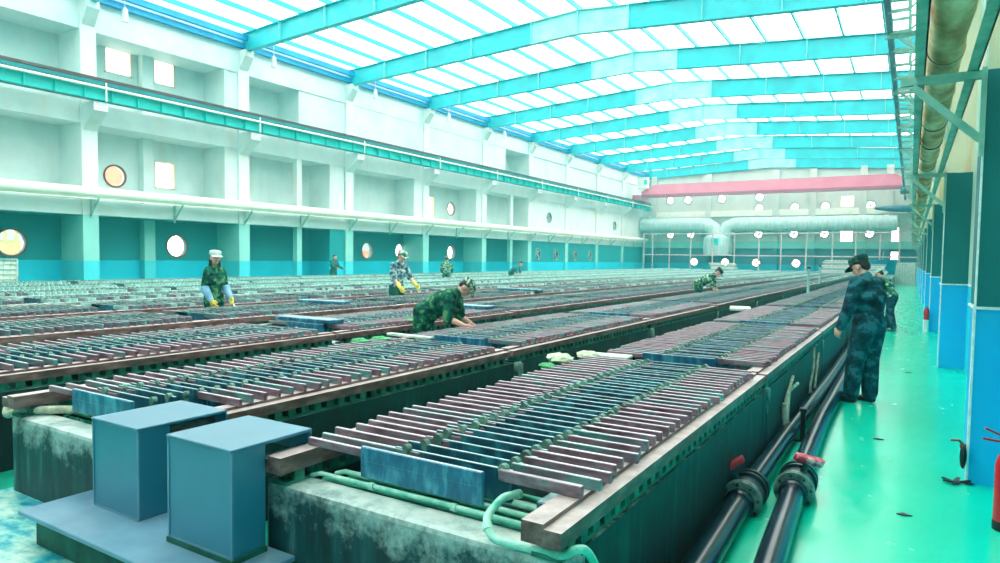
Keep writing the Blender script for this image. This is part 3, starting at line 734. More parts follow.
# ------------------------------------------------------------------ pipes on the walkway
def walk_pipe(pts, r, label, vpos, handle, hmat):
    P = [Vector(p) for p in pts]; t = thing('walkway_pipe', label, 'pipe', P[0]); o = P[0]
    out = []
    for i in range(len(P)-1):
        p0 = P[max(i-1,0)]; p1 = P[i]; p2 = P[i+1]; p3 = P[min(i+2,len(P)-1)]
        for s in range(8):
            q = s/8; out.append(0.5*((2*p1)+(p2-p0)*q+(2*p0-5*p1+4*p2-p3)*q*q+(3*p1-p0-3*p2+p3)*q**3))
    out.append(P[-1])
    m = MB(); m.tube([p-o for p in out], r, 20); m.build('pipe_run', M['black_pipe'], t, True)
    c = min(out, key=lambda p: abs(p.y-vpos)); i = out.index(c); ax = (out[i+1]-out[i-1]).normalized(); c = c-o
    m = MB(); m.lathe([(r*1.05,-0.22),(r*1.22,-0.205),(r*1.22,-0.17)], c, ax, 24); m.build('pipe_collar', M['black_pipe'], t, True)
    for off, nm in ((-0.15,'flange'),(-0.115,'flange'),(0.075,'flange'),(0.15,'flange')):
        m = MB(); m.lathe([(r*0.9,off),(r*1.72,off),(r*1.72,off+0.026),(r*0.9,off+0.026)], c, ax, 28)
        f = m.build(nm, M['flange'] if off < 0 else M['valve'], t, True)
    m = MB(); u = Vector((0,0,1)); s = ax.cross(u).normalized(); u = s.cross(ax)
    for j in range(8):
        a = 2*PI*j/8+0.2; d = s*math.cos(a)+u*math.sin(a)
        m.cyl(c+d*r*1.45-ax*0.165, c+d*r*1.45+ax*0.0, 0.011, n=6)
    m.build('bolt_ring', M['valve'], t)
    m = MB(); m.lathe([(r*1.3,-0.1),(r*1.48,-0.08),(r*1.48,0.06),(r*1.3,0.08),(r*1.25,0.15)], c, ax, 24); m.build('valve_body', M['valve'], t, True)
    hd = (u*0.9+s*handle).normalized(); b = c+hd*r*1.5; e = c+hd*(r*1.5+0.06)
    m = MB(); m.cyl(b-hd*0.03, e, 0.02, n=10); st = m.build('valve_stem', M['valve'], t)
    m = MB(); q = ax.cross(hd).normalized(); k = (q*0.9+ax*0.35).normalized(); kk = hd.cross(k)
    m.prism([e-k*0.085-kk*0.032,e+k*0.085-kk*0.042+hd*0.02,e+k*0.105+hd*0.024,e+k*0.085+kk*0.042+hd*0.02,e-k*0.085+kk*0.032,e-k*0.10], 0.045, hd)
    m.bevel(0.006,1); m.build('valve_handle', M[hmat], t, True)
    return t
walk_pipe([(-0.835,2.6,0.10),(-0.86,3.45,0.10),(-0.885,4.6,0.10),(-0.895,6.6,0.10),(-0.875,8.2,0.105),(-0.87,10.6,0.105),(-0.9,16,0.105)], 0.075, 'black pipe lying along the tank wall, with a red valve handle', 4.55, -0.5, 'red')
walk_pipe([(-0.49,2.6,0.10),(-0.565,3.66,0.10),(-0.625,5.0,0.10),(-0.69,7.0,0.10),(-0.70,8.3,0.10),(-0.71,10.8,0.10),(-0.72,16,0.10)], 0.075, 'black pipe lying nearer the walkway middle, with a faded red valve handle', 4.95, 0.35, 'redpale')
m = MB(); m.box(-0.02,0.02,-0.02,0.02,0,0.30); m.box(-0.09,0.12,-0.03,0.03,0,0.02); m.box(-0.03,0.03,-0.03,0.03,0.28,0.31)
tag(m.build('pipe_stop', M['black'], None, False, (-0.785,6.6,0.012)), 'short black post standing between the two walkway pipes', 'post')
m = MB()
for (a, b) in (((-0.02,0,0.0),(0.0,0.02,0.34)),): m.tube([a,(0.01,0.0,0.15),(-0.01,0.03,0.28),b], 0.018, 8)
m.tube([(0.02,0.06,0.0),(0.03,0.02,0.2),(0.0,0.12,0.36),(0.0,0.5,0.52)], 0.016, 8); m.tube([(0.05,0.0,0.0),(0.02,0.06,0.22),(-0.01,0.35,0.40),(0.02,0.7,0.42)], 0.017, 8)
tag(m.build('hose_bundle', M['hose'], None, True, (-0.945,6.55,0.012)), 'tangle of beige hoses against the tank wall above the pipes', 'hose')
m = MB(); m.tube([(0,0,0),(-0.005,0.02,0.2),(0.0,0.25,0.42),(-0.01,0.3,0.62)], 0.014, 8); m.tube([(0.03,0.1,0),(0.02,0.3,0.25),(0.0,0.7,0.5)], 0.013, 8)
m.tube([(0.04,-0.1,0.02),(0.03,0.2,0.12),(0.0,0.5,0.1),(0.03,0.9,0.05)], 0.02, 8)
tag(m.build('hose_bundle', M['hose'], None, True, (-0.945,8.5,0.012)), 'beige hoses against the tank wall left of the standing worker', 'hose')
m = MB(); m.tube([(0,0,0.012),(0.01,1.2,0.012),(-0.01,2.2,0.012)], 0.012, 8); tag(m.build('thin_conduit', M['bracket'], None, True, (-0.955,2.6,0.012)), 'thin pale conduit along the foot of the nearest tank wall', 'conduit')

# fire extinguishers
def extinguisher(x, y, label, top='red'):
    t = thing('fire_extinguisher', label, 'fire extinguisher', (x, y, 0.012))
    m = MB(); m.lathe([(0.078,0.0),(0.082,0.02),(0.082,0.40),(0.07,0.455),(0.04,0.49),(0.028,0.51)], n=24); m.build('cylinder', M['red'], t, True)
    m = MB(); m.lathe([(0.084,0.0),(0.085,0.055),(0.083,0.06)], n=24); m.build('base_ring', M['black'], t, True)
    m = MB()
    for i in range(8):
        a, b = [2*PI*(q/24)-1.25 for q in (i, i+1)]
        m.quad(*[(0.0835*math.cos(w),0.0835*math.sin(w),z) for w, z in ((a,.14),(b,.14),(b,.27),(a,.27))])
    m.build('paper_label', M['label_white'], t, True)
    m = MB(); m.cyl((0,0,0.5),(0,0,0.56),0.022); m.build('valve_head', M['valve'], t)
    m = MB(); m.bar((-0.01,0,0.545),(-0.15,-0.02,0.56),0.022,0.012); m.bar((-0.01,0,0.57),(-0.14,-0.02,0.625),0.022,0.012); m.build('squeeze_handle', M['red'], t)
    m = MB(); m.tube([(0.02,0,0.53),(0.12,0.0,0.48),(0.13,-0.03,0.3),(0.10,-0.03,0.12)], 0.012, 8); m.build('discharge_hose', M['black'], t, True)
extinguisher(0.575, 5.12, 'red fire extinguisher at the right edge, before the nearest blue column')
t = thing('fire_extinguisher', 'small red and white extinguisher at the third blue column foot', 'fire extinguisher', (0.36, 18.9, 0.012))
m = MB(); m.lathe([(0.06,0.3),(0.06,0.5),(0.03,0.58)], n=16); m.build('cylinder', M['red'], t, True)
m = MB(); m.lathe([(0.061,0.0),(0.063,0.3)], n=16); m.build('paper_label', M['label_white'], t, True)
m = MB(); m.bar((0,0,0.58),(0.0,-0.1,0.62),0.02,0.02); m.build('squeeze_handle', M['black'], t)
t = thing('hanging_bag', 'small dark bag hung on the nearest column edge, low down', 'bag', (0.385, 6.0, 0.13))
t.scale = (.8,.8,.8)
m = MB(); m.ball((0,0,0.12), 0.1, 3, (0.28,0.4,1.2)); m.build('pouch', M['black'], t, True)
m = MB(); m.tube([(0.01,0,0.22),(-0.04,-0.02,0.27),(-0.1,0,0.26)], 0.012, 6); m.box(-0.03,0.02,-0.02,0.02,0.2,0.235); m.build('strap', M['frame_rust'], t)
m = MB()
rn = random.Random(9)
for i in range(7):
    a = rn.uniform(0, 6.28); m.bar((rn.uniform(-.03,.03),rn.uniform(-.03,.03),0.012),(0.1*math.cos(a),0.07*math.sin(a),0.012+rn.uniform(0,.02)),0.025,0.008)
tag(m.build('leaf_litter', M['black'], None, False, (0.36,6.0,0.012)), 'scrap of dark litter at the foot of the nearest column', 'litter')
for i, (x, y, l) in enumerate(((0.02,5.05,'tiny dark scrap on the green floor nearest the camera'),(-0.2,7.1,'dark scrap on the green floor right of the pipes'),(0.02,11.7,'dark scrap on the green floor beyond the standing worker'))):
    m = MB(); m.prism([(-0.04,-0.01,0),(0.0,-0.03,0),(0.05,0.0,0),(0.01,0.015,0),(0.0,0.035,0)], 0.006, (0,0,1))
    tag(m.build('floor_scrap', M['black'], None, False, (x,y,0.013)), l, 'litter')

# ------------------------------------------------------------------ left crane runway and steam pipe
t = thing('crane_runway', 'turquoise crane girder along the left wall with dark rail on top', 'girder', (-24.3, 0, 6.9))
m = MB(); m.box(-0.012,0.012,3,70.4,0.02,0.52); m.build('web', M['girder'], t)
m = MB(); m.box(-0.16,0.16,3,70.4,0.0,0.02); m.build('bottom_flange', M['girder_dk'], t)
m = MB(); m.box(-0.2,0.2,3,70.4,0.52,0.54); m.box(0.12,0.14,3,70.4,0.54,0.66); m.build('top_flange', M['girder_dk'], t)
m = MB(); m.box(-0.05,0.05,3,70.4,0.70,0.80); m.box(-0.02,0.02,3,70.4,0.54,0.70); m.build('rail', M['rail_brown'], t)
m = MB(); m.tube([(0.2,3,0.44),(0.2,70.3,0.44)], 0.05, 8); m.build('conductor_tube', M['cream'], t, True)
y = 9.4; st_me = None
m = MB(); m.box(0.0,0.13,-0.01,0.01,0.02,0.52); st_me = m.mesh('stiffener', M['girder'])
while y < 70: link('stiffener', st_me, t, (0.0,y,0)); y += 0.92
m = MB(); m.box(-0.02,0.02,-0.02,0.02,-0.02,0.62); po = m.mesh('rail_post', M['cream'])
for k in range(0, 9): link('rail_post', po, t, (0.24,YB(k)+0.1,0))
t = thing('steam_pipe', 'cream pipe running the length of the left wall above the green band', 'pipe', (-24.62, 0, 3.74))
m = MB(); m.tube([(0,3,0),(0,70.6,0)], 0.19, 16); m.box(-0.03,0.12,3,70.4,-0.24,-0.20); m.build('pipe_run', M['cream'], t, True)
m = MB(); m.bar((-0.4,0,-0.22),(0.18,0,-0.22),0.05,0.06); m.bar((-0.4,0,-0.8),(0.14,0,-0.24),0.05,0.05); m.box(-0.42,-0.38,-0.03,0.03,-0.9,-0.2); br = m.mesh('pipe_bracket', M['bracket'])
for k in range(-1, 9):
    link('pipe_bracket', br, t, (0,YB(k),0)); link('pipe_bracket', br, t, (0,YB(k)+3.2,0))
lamp = 0
for k in (0,1,2,3,4):
    lamp += 1; t = thing('pendant_lamp', 'white pendant lamp beside the rafter end on the left, %s from the camera' % ordinal(lamp), 'lamp', (-23.9, YB(k)+0.7, 9.75), group='pendant lamps along the left eave')
    m = MB(); m.lathe([(0.03,0.5),(0.09,0.42),(0.11,0.05),(0.12,0.0)], n=14); m.build('shade', M['lamp_white'], t, True)
    m = MB(); m.cyl((0,0,0.5),(0,0,1.35),0.012,n=6); m.build('cord', M['lamp_white'], t)

# ------------------------------------------------------------------ travelling crane
t = thing('crane_bridge', 'pink travelling crane bridge spanning the far end of the hall', 'crane', (0, 67, 0))
m = MB(); m.prism([(-24.0,-0.3,8.3),(-0.9,-0.3,8.3),(-0.9,-0.3,9.02),(-1.5,-0.3,9.28),(-22.6,-0.3,9.28),(-24.0,-0.3,8.62)], 0.6, (0,1,0)); m.build('girder', M['pink'], t)
m = MB(); m.box(-24.0,-0.9,-0.36,0.36,8.02,8.3); m.build('bottom_chord', M['pinkdk'], t)
m = MB(); m.box(-24.6,-23.9,-1.3,1.3,7.66,8.2); m.build('end_truck', M['pinkdk'], t)
m = MB(); m.box(-1.0,-0.35,-1.3,1.3,7.67,8.1); m.build('end_truck', M['bluegrey'], t)
m = MB(); m.box(-24.3,-23.2,-0.7,-0.32,8.9,10.0); m.box(-24.35,-23.15,-0.75,-0.3,10.0,10.06); m.build('cab', M['cream'], t)
m = MB(); m.box(-23.6,-23.3,-0.72,-0.69,9.3,9.8); m.build('cab_window', M['girder'], t)

# ------------------------------------------------------------------ right side runway, cable brackets, duct
t = thing('crane_runway', 'dark slate crane girder high above the walkway on the right', 'girder', (-0.66, 0, 7.3))
m = MB(); m.box(-0.06,0.06,6,70.4,0.0,0.3); m.build('girder_beam', M['bluegrey'], t)
m = MB(); m.box(-0.03,0.03,6,70.4,0.3,0.36); m.build('rail', M['rail_brown'], t)
m = MB()
for s in (0,): m.bar((0.0,0,0.0),(0.42,0,0.0),0.06,0.07); m.bar((0.0,0,0.8),(0.42,0,0.8),0.06,0.07); m.bar((0.42,0,-0.03),(0.42,0,0.83),0.06,0.06); m.bar((0.0,0,0.3),(0.0,0,0.83),0.04,0.04); m.bar((0.42,0,0.35),(1.25,0,0.35),0.05,0.06); m.bar((0.42,0,0.0),(0.8,0,0.35),0.04,0.04)
cf = m.mesh('conductor_bracket', M['bracket'])
y = 8.0
while y < 69: link('conductor_bracket', cf, t, (0,y,0)); y += 1.6
m = MB(); m.bar((-0.1,0,-0.06),(1.15,0,-0.06),0.08,0.1); m.bar((0.2,0,-0.1),(1.15,0,-1.0),0.07,0.07); wb = m.mesh('wall_bracket', M['bracket'])
for k in range(0, 10): link('wall_bracket', wb, t, (0,6.3+6.5*k,0))
t = thing('cable_rack', 'teal angle rails carried on wall brackets around the stained duct', 'rack', (0, 0, 3.07))
for x, nm in ((0.005,'inner_rail'),(0.335,'outer_rail')):
    m = MB(); m.box(x-0.035,x+0.035,3.0,70,0.0,0.012); m.box(x+(0.025 if x > 0 else -0.035),x+(0.035 if x > 0 else -0.025),3.0,70,0.0,0.08); m.build(nm, M['bracket'], t)
m = MB(); m.bar((-0.12,0,-0.03),(0.42,0,-0.03),0.05,0.06); m.bar((-0.04,0.0,-0.07),(0.40,0,-0.50),0.045,0.05); m.bar((0.405,0,0.02),(0.405,0,-0.62),0.05,0.03); rb = m.mesh('rack_bracket', M['bracket'])
for k in range(-1, 10): link('rack_bracket', rb, t, (0,6.08+6.5*k-0.04,0))
m = MB(); m.bar((-0.12,0,1.0),(0.42,0,1.0),0.05,0.06); m.bar((-0.05,0,0.97),(0.40,0,0.54),0.045,0.05); m.bar((0.405,0,1.06),(0.405,0,0.42),0.05,0.03); ub = m.mesh('upper_bracket', M['bracket'])
for k in range(0, 10): link('upper_bracket', ub, t, (0,6.04+6.5*k,0))
pts = []; y = 2.8; rn = random.Random(4); rs = []
while y < 69:
    sag = 0.04*math.cos(2*PI*(y-6.2)/6.5); pts.append((0.16+rn.uniform(-.005,.005), y, 3.22+sag*0.5+rn.uniform(-.003,.003))); rs.append(0.118+rn.uniform(-.005,.005)); y += 0.18
t = thing('air_duct', 'rust stained cloth air duct hung along the right wall', 'duct', (0,0,0))
m = MB(); m.tube(pts, 0.135, 18, rs); m.build('duct_sleeve', M['duct'], t, True)
m = MB(); m.lathe([(0.124,0),(0.124,0.012)], (0,0,0), (0,1,0), 18); sm = m.mesh('tie_band', M['rail_brown'])
for i in range(18): link('tie_band', sm, t, (0.16,4.6+1.35*i,3.22+0.024*math.cos(2*PI*(4.6+1.35*i-6.2)/6.5)))

# ------------------------------------------------------------------ far end: ducts, scaffold, stacked goods
t = thing('ventilation_duct', 'large pale ribbed duct across the far wall with a drum hood', 'duct', (0, 69.9, 5.25))
def ribbed(x0, x1, r, z=0):
    m = MB(); n = int(abs(x1-x0)/0.25); prof = []
    for i in range(n+1): prof += [(r, abs(x1-x0)*i/n), (r*1.04, abs(x1-x0)*i/n+0.03)]
    m.lathe(prof, (x0,0,z), (1 if x1 > x0 else -1,0,0), 20); return m
ribbed(-25.0,-18.6,0.78).build('duct_run', M['far_duct'], t, True)
m = MB(); m.tube([(-18.7,0,0),(-18.0,0,-0.05),(-17.4,0,-0.4),(-17.1,0,-1.2)], 0.78, 18); m.build('duct_elbow', M['far_duct'], t, True)
m = MB(); m.lathe([(1.35,0),(1.42,0.4),(1.42,1.6),(1.2,2.0),(0.7,2.2)], (-16.9,0,-3.1), (0,0,1), 24); m.build('drum_hood', M['far_duct'], t, True)
m = MB(); m.box(-17.2,-16.5,-1.46,-1.3,-2.0,-1.4); m.build('hatch', M['girder'], t)
m = MB(); m.tube([(-16.2,0,-1.2),(-15.9,0,-0.25),(-15.2,0,0.0),(-14.6,0,0)], 0.75, 18); m.build('duct_elbow', M['far_duct'], t, True)
ribbed(-14.7,-1.2,0.72).build('duct_run', M['far_duct'], t, True)
t = thing('drain_duct', 'dark slate pipe section at the right of the far wall beam', 'pipe', (0, 69.9, 6.5))
m = MB(); m.tube([(-3.0,0,0.1),(-1.5,0,0.02),(0.6,0,0.0)], 0.22, 12, [0.12,0.3,0.34]); m.build('pipe_run', M['bluegrey'], t, True)
m = MB(); m.lathe([(0.42,0),(0.42,0.1)], (-0.4,0,0.0), (1,0,0), 14); m.build('pipe_collar', M['bluegrey'], t)
t = thing('scaffold', 'pale tube scaffold standing before the far wall', 'scaffold', (0, 68.25, 0))
for x in (-24.15,-23.2,-21.4,-19.2,-17.0,-14.9,-12.6,-10.6,-8.4,-6.2,-4.3,-2.4,-0.9):
    m = MB(); m.cyl((x,0,0.02),(x,0,4.4),0.06,n=8); m.build('upright', M['scaffold'], t)
for z in (2.15,4.3):
    m = MB(); m.cyl((-24.2,0.05,z),(0.6,0.05,z),0.05,n=8); m.build('ledger', M['scaffold'], t)
def grid_panel(name, label, x, y, w, h, lean, rz, cat):
    t = thing(name, label, cat, (x, y, 0.0), rz)
    fr = MB(); c, s = math.cos(lean), math.sin(lean)
    P = lambda u, v: Vector((u, v*s, v*c))
    for a, b in (((-w/2,0),(w/2,0)),((-w/2,h),(w/2,h)),((-w/2,0),(-w/2,h)),((w/2,0),(w/2,h))): fr.bar(P(*a),P(*b),0.05,0.05)
    fr.build('frame', M['mesh_grey'], t)
    g = MB(); n = max(3, int(w/0.16))
    for i in range(1, n): g.bar(P(-w/2+w*i/n,0),P(-w/2+w*i/n,h),0.02,0.02)
    k = max(3, int(h/0.16))
    for i in range(1, k): g.bar(P(-w/2,h*i/k),P(w/2,h*i/k),0.02,0.02)
    g.build('wire_grid', M['bracket'], t)
    b = MB(); b.quad(P(-w/2,0)+Vector((0,.03,0)),P(w/2,0)+Vector((0,.03,0)),P(w/2,h)+Vector((0,.03,0)),P(-w/2,h)+Vector((0,.03,0))); b.build('backing_cloth', M['board'], t)
    lg = MB(); lg.bar(P(-w/2,h),(-w/2,0.9,0.0),0.04,0.04); lg.bar(P(w/2,h),(w/2,0.9,0.0),0.04,0.04); lg.build('prop_leg', M['mesh_grey'], t)
grid_panel('grid_screen', 'grey gridded screen propped at the far end of the walkway', -0.35, 56.5, 1.3, 1.75, 0.25, 0.0, 'screen')
grid_panel('grid_screen', 'grey gridded screen leaning by the left wall at the picture edge', -23.6, 9.1, 1.2, 1.45, 0.3, 1.1, 'screen')
def stack(x, y, w, d, n, label):
    t = thing('board_stack', label, 'stack', (x, y, 0.81))
    for i in range(n):
        m = MB(); o = rnd.uniform(-.12,.12); m.box(-w/2+o,w/2+o,-d/2,d/2,i*0.11,i*0.11+0.085); m.build('board', M['board' if i % 3 else 'mesh_grey'], t)
stack(-4.0,50.2,2.1,1.2,9,'tall stack of pale boards at the far right, beyond the standing worker')
stack(-1.9,47.6,1.2,0.9,7,'short stack of pale boards right behind the standing worker head')
stack(-14.0,60.0,2.0,1.2,6,'stack of pale boards before the third fan of the far wall')
t = thing('plastic_tub', 'teal plastic tub on the far end of the nearest row', 'tub', (-1.7, 55.0, 0.81))
m = MB(); m.lathe([(0.75,0),(0.85,0.9),(0.9,0.95),(0.9,1.0)], n=24); m.build('barrel', M['blue_tub'], t, True)
m = MB(); m.lathe([(0.93,1.0),(0.93,1.06)], n=24); m.build('lid', M['blue_tub'], t, True)
def sample_post(x, y, label):
    t = thing('level_gauge', label, 'gauge', (x, y, 0.74))
    m = MB(); m.cyl((0,0,0),(0,0,0.75),0.035,n=8); m.build('post', M['bracket'], t)
    m = MB(); m.ball((0,0,0.75),0.05,2); m.build('knob', M['rail_brown'], t, True)
sample_post(-2.4,20.2,'thin pipe stub rising from the walkway row left of the standing worker')
sample_post(-3.2,30.5,'thin pipe stub far along the second row')
# ------------------------------------------------------------------ people
def remesh(name, shapes, voxel, smooth, mat, parent):
    m = MB()
    for s in shapes:
        if s[0] == 'c': m.capsule(*s[1:], sub=2)
        else: m.ball(s[1], 1.0, 3, s[2], s[3] if len(s) > 3 else None)
    me = m.mesh('tmp', mat); o = bpy.data.objects.new('tmp', me); COL.objects.link(o)
    r = o.modifiers.new('r', 'REMESH'); r.mode = 'VOXEL'; r.voxel_size = voxel; r.use_smooth_shade = True
    s = o.modifiers.new('s', 'SMOOTH'); s.factor = 0.5; s.iterations = smooth
    dg = bpy.context.evaluated_depsgraph_get(); me2 = bpy.data.meshes.new_from_object(o.evaluated_get(dg), depsgraph=dg)
    bpy.data.objects.remove(o); bpy.data.meshes.remove(me)
    me2.name = name; me2.materials.clear(); me2.materials.append(mat)
    me2.polygons.foreach_set('use_smooth', [True]*len(me2.polygons))
    return link(name, me2, parent)

def rotx(a): return Euler((a,0,0))
V = Vector
def figure(label, loc, rz, lean=0.05, headp=0.2, headturn=0.0, armL=((-.2,.1,-1),(-.05,.35,-1)), armR=((.2,.1,-1),(.05,.35,-1)),
           hips=(0,0), feet=((-.11,.03),(.11,-.03)), knee=0.03, scale=1.0, top='camo_green', bottom='camo_green', cap='camo_cap', hair='short',
           skin='skin', sleeve=1.0, glove=None, voxel=0.012, bulk=1.0, cuff=None, hold=None, shoe='shoe', sw=.185):
    t = thing('person', label, 'person', loc, rz); t.scale = (scale,)*3
    P = V((hips[0], hips[1], 0.93)); sd = V((0, math.sin(lean), math.cos(lean))); sf = V((0, math.cos(lean), -math.sin(lean)))
    C = P+sd*0.30; N = P+sd*0.525
    hl = min(lean, 1.0)*0.75+headp; nd = V((0, math.sin(hl*0.7), math.cos(hl*0.7)))
    hu = V((0, math.sin(hl), math.cos(hl))); hf = V((0, math.cos(hl), -math.sin(hl)))
    if headturn:
        R = Matrix.Rotation(headturn, 3, hu); hf = R @ hf
    hr = hf.cross(hu); HB = N+nd*0.075; H = HB+hu*0.085+hf*0.015
    sh = []; el = []; wr = []; hd = []
    for sx, arm in ((-1, armL), (1, armR)):
        S = N-sd*0.055+V((sx*sw,0,0)); a = V(arm[0]).normalized(); b = V(arm[1]).normalized()
        E_ = S+a*0.295; W = E_+b*0.255; sh.append(S); el.append(E_); wr.append(W); hd.append(b)
    hp = []; kn = []; an = []; to = []
    for i, sx in enumerate((-1, 1)):
        h = P+V((sx*0.09,0,-0.04)); a = V((feet[i][0], feet[i][1], 0.085)); k = (h+a)/2+V((0, knee, 0.03)); hp.append(h); kn.append(k); an.append(a); to.append(a+V((sx*0.02,0.15,-0.055)))
    g_ = min(1.0, bulk-0.08) if bulk < 1 else 1.0
    B = [('c',P+V((-.07,0,0)),P+V((.07,0,0)),.10*g_,.10*g_), ('c',P,C,.105*g_,.12*g_), ('c',C+V((-.075*g_,0,0)),C+V((.075*g_,0,0)),.115*g_,.115*g_),
         ('c',N-sd*0.08+V((-.08*g_,0,0)),N-sd*0.08+V((.08*g_,0,0)),.085*g_,.085*g_), ('c',N-sd*0.02,HB+hu*0.03,.056,.05)]
    for i in (0, 1):
        B += [('c',N-sd*0.06,sh[i],.06*g_,.058*g_), ('c',sh[i],el[i],.052,.042), ('c',el[i],el[i]+(wr[i]-el[i])*.35,.042,.042), ('c',el[i]+(wr[i]-el[i])*.35,wr[i],.042,.027),
              ('c',hp[i],kn[i],.088,.056), ('c',kn[i],kn[i]+(an[i]-kn[i])*.35+V((0,-.015,0)),.054,.056), ('c',kn[i]+(an[i]-kn[i])*.35+V((0,-.015,0)),an[i],.056,.038), ('c',an[i],to[i],.038,.03)]
    # head
    rot = Matrix((hr, hf, hu)).transposed().to_euler()
    q = lambda x, y, z: H+hr*x+hf*y+hu*z
    B += [('e',q(0,-.008,.025),(.076,.096,.09),rot), ('e',q(0,.03,-.035),(.058,.062,.075),rot), ('c',q(0,.072,-.092),q(0,.055,-.088),.022,.03),
          ('c',q(0,.09,.012),q(0,.108,-.022),.010,.015), ('c',q(-.018,.088,-.055),q(.018,.088,-.055),.010,.010), ('c',q(-.04,.08,.03),q(.04,.08,.03),.013,.013),
          ('e',q(-.077,-.005,-.01),(.012,.024,.034),rot), ('e',q(.077,-.005,-.01),(.012,.024,.034),rot)]
    hands = []
    for i, sx in enumerate((-1, 1)):
        w, d = wr[i], hd[i]; n = V((-sx,0,0)); n = (n-d*n.dot(d)).normalized() if abs(n.dot(d)) < .95 else V((0,1,0))
        th = n.cross(d)*(1 if sx < 0 else -1)
        if th.y < 0 and d.z < -.3: th = -th
        hs = []
        for o in (-.024, 0, .024): hs.append(('c',w+th*o*.6,w+d*.075+th*o,.020,.018))
        for o, ln in ((-.034,.058),(-.012,.072),(.011,.078),(.033,.068)):
            b0 = w+d*.085+th*o; b1 = b0+(d*.85+n*.5).normalized()*ln*.55; b2 = b1+(d*.35+n*.95).normalized()*ln*.5
            hs += [('c',b0,b1,.0095,.009), ('c',b1,b2,.009,.0075)]
        t0 = w+d*.02+th*.03; t1 = t0+(d*.6+th*.7+n*.3).normalized()*.045; t2 = t1+(d*.9+th*.1+n*.4).normalized()*.035
        hs += [('c',t0,t1,.013,.011), ('c',t1,t2,.011,.009)]
        hands.append(hs)
        B += hs
    body = remesh('body', B, voxel, 4, M[skin], t)
    for sx in (-1, 1):
        m = MB(); m.ball(q(sx*.031,.088,.008), .0085, 2); m.build('eye', M['eye'], t, True)
    # jacket
    b = bulk; J = [('c',P+V((-.075,0,.02)),P+V((.075,0,.02)),.125*b,.125*b), ('c',P+sd*.02,C,.135*b,.145*b), ('c',C+V((-.085,0,0)),C+V((.085,0,0)),.14*b,.14*b),
         ('c',N-sd*.085+V((-.09,0,0)),N-sd*.085+V((.09,0,0)),.105*b,.105*b), ('c',N-sd*.06,N+nd*.025,.085,.072)]
    for i in (0, 1):
        J += [('c',N-sd*.065,sh[i],.085*b,.08*b), ('c',sh[i],el[i],.078*b,.066*b)]
        if sleeve > .5: J += [('c',el[i],el[i]+(wr[i]-el[i])*.92*sleeve,.064*b,.05*b)]
        else: J[-1] = ('c',sh[i],sh[i]+(el[i]-sh[i])*1.0,.078*b,.068*b)
    remesh('jacket', J, voxel, 3, M[top], t)
    T = [('c',P+V((-.07,0,-.02)),P+V((.07,0,-.02)),.125*b,.125*b)]
    for i in (0, 1):
        T += [('c',hp[i],kn[i],.115*b,.09*b), ('c',kn[i],an[i]+V((0,-.005,.03)),.09*b,.078*b)]
    remesh('trousers', T, voxel, 3, M[bottom], t)
    for i in (0, 1):
        S_ = [('c',an[i]+V((0,-.035,-.04)),to[i]+V((0,.005,-.0)),.044,.04), ('c',an[i]+V((0,-.02,.02)),an[i]+V((0,0,-.03)),.048,.05), ('c',an[i]+V((0,-.045,-.052)),to[i]+V((0,.01,-.01)),.033,.02)]
        remesh('shoe', S_, voxel, 1, M[shoe], t)
    if cuff:
        for i in (0, 1): remesh('over_sleeve', [('c',el[i]+(wr[i]-el[i])*.05,el[i]+(wr[i]-el[i])*.9,.071,.056)], voxel, 1, M[cuff], t)
    if glove:
        for i in (0, 1):
            g = [('c',wr[i]-hd[i]*.09,wr[i]+hd[i]*.01,.052,.036)] + [(s[0],s[1],s[2],s[3]+.007,s[4]+.007) for s in hands[i]]
            remesh('glove', g, voxel*.8, 1, M[glove], t)
    if hair:
        hh = [('e',q(0,-.02,.045),(.079,.094,.082),rot), ('e',q(0,-.062,-.005),(.070,.046,.066),rot)]
        if hair == 'long': hh += [('c',q(-.062,-.03,-.02),q(-.075,-.035,-.2),.03,.035), ('c',q(.062,-.03,-.02),q(.075,-.035,-.2),.03,.035), ('c',q(0,-.075,0),q(0,-.09,-.22),.055,.06)]
        remesh('hair', hh, voxel, 2, M['hair'], t)
    if cap:
        m = MB(); m.lathe([(.094,.0),(.098,.02),(.098,.055),(.090,.072),(.06,.084),(.0,.088)], (0,0,0), (0,0,1), 22)
        for v in m.bm.verts: v.co.y *= 1.16
        X = Matrix((hr, hf, hu)).transposed().to_4x4(); X.translation = q(0,-.008,.05); m.bm.transform(X)
        c = m.build('cap', M[cap], t, True)
        m = MB(); pl = []
        for i in range(11):
            a = -1.15+2.3*i/10; pl.append((.092*math.sin(a)*1.02, .085*math.cos(a)+.02, -.004))
        ol = [(x*1.0, .125+.075*math.cos(x/.09*1.2), -.028) for x in [.088-.0176*i for i in range(11)]]
        m.prism(pl+ol, .006, (0,0,1)); m.bm.transform(X); m.build('cap_peak', M[cap], c)
    if hold:
        m = MB(); i = 0; a = wr[i]+hd[i]*.09; m.cyl(a-V(hold)*.08, a+V(hold)*.42, .012, n=8); tag(m.build('stick', M['cream'], None, False), 'thin pale stick held by the woman with yellow gloves', 'stick')
        o = bpy.data.objects['stick']; o.matrix_world = Matrix.Translation(V(loc)) @ Matrix.Rotation(rz, 4, 'Z') @ Matrix.Scale(scale, 4)
    return t
def face(dx, dy): return math.atan2(-dx, dy)
figure('person in dark teal camouflage suit and cap standing on the green walkway, looking down', (-0.44,8.86,0.012), face(-.86,.5), lean=0.10, headp=0.42, hips=(0,-.06), feet=((-.10,.07),(.12,-.02)), knee=0.02,
       armL=((-.30,.10,-1),(-.02,.42,-1)), armR=((.22,.05,-1),(.0,.3,-1)), top='camo_teal', bottom='camo_teal', cap='cap_dark', voxel=0.009, bulk=1.14, scale=1.0)
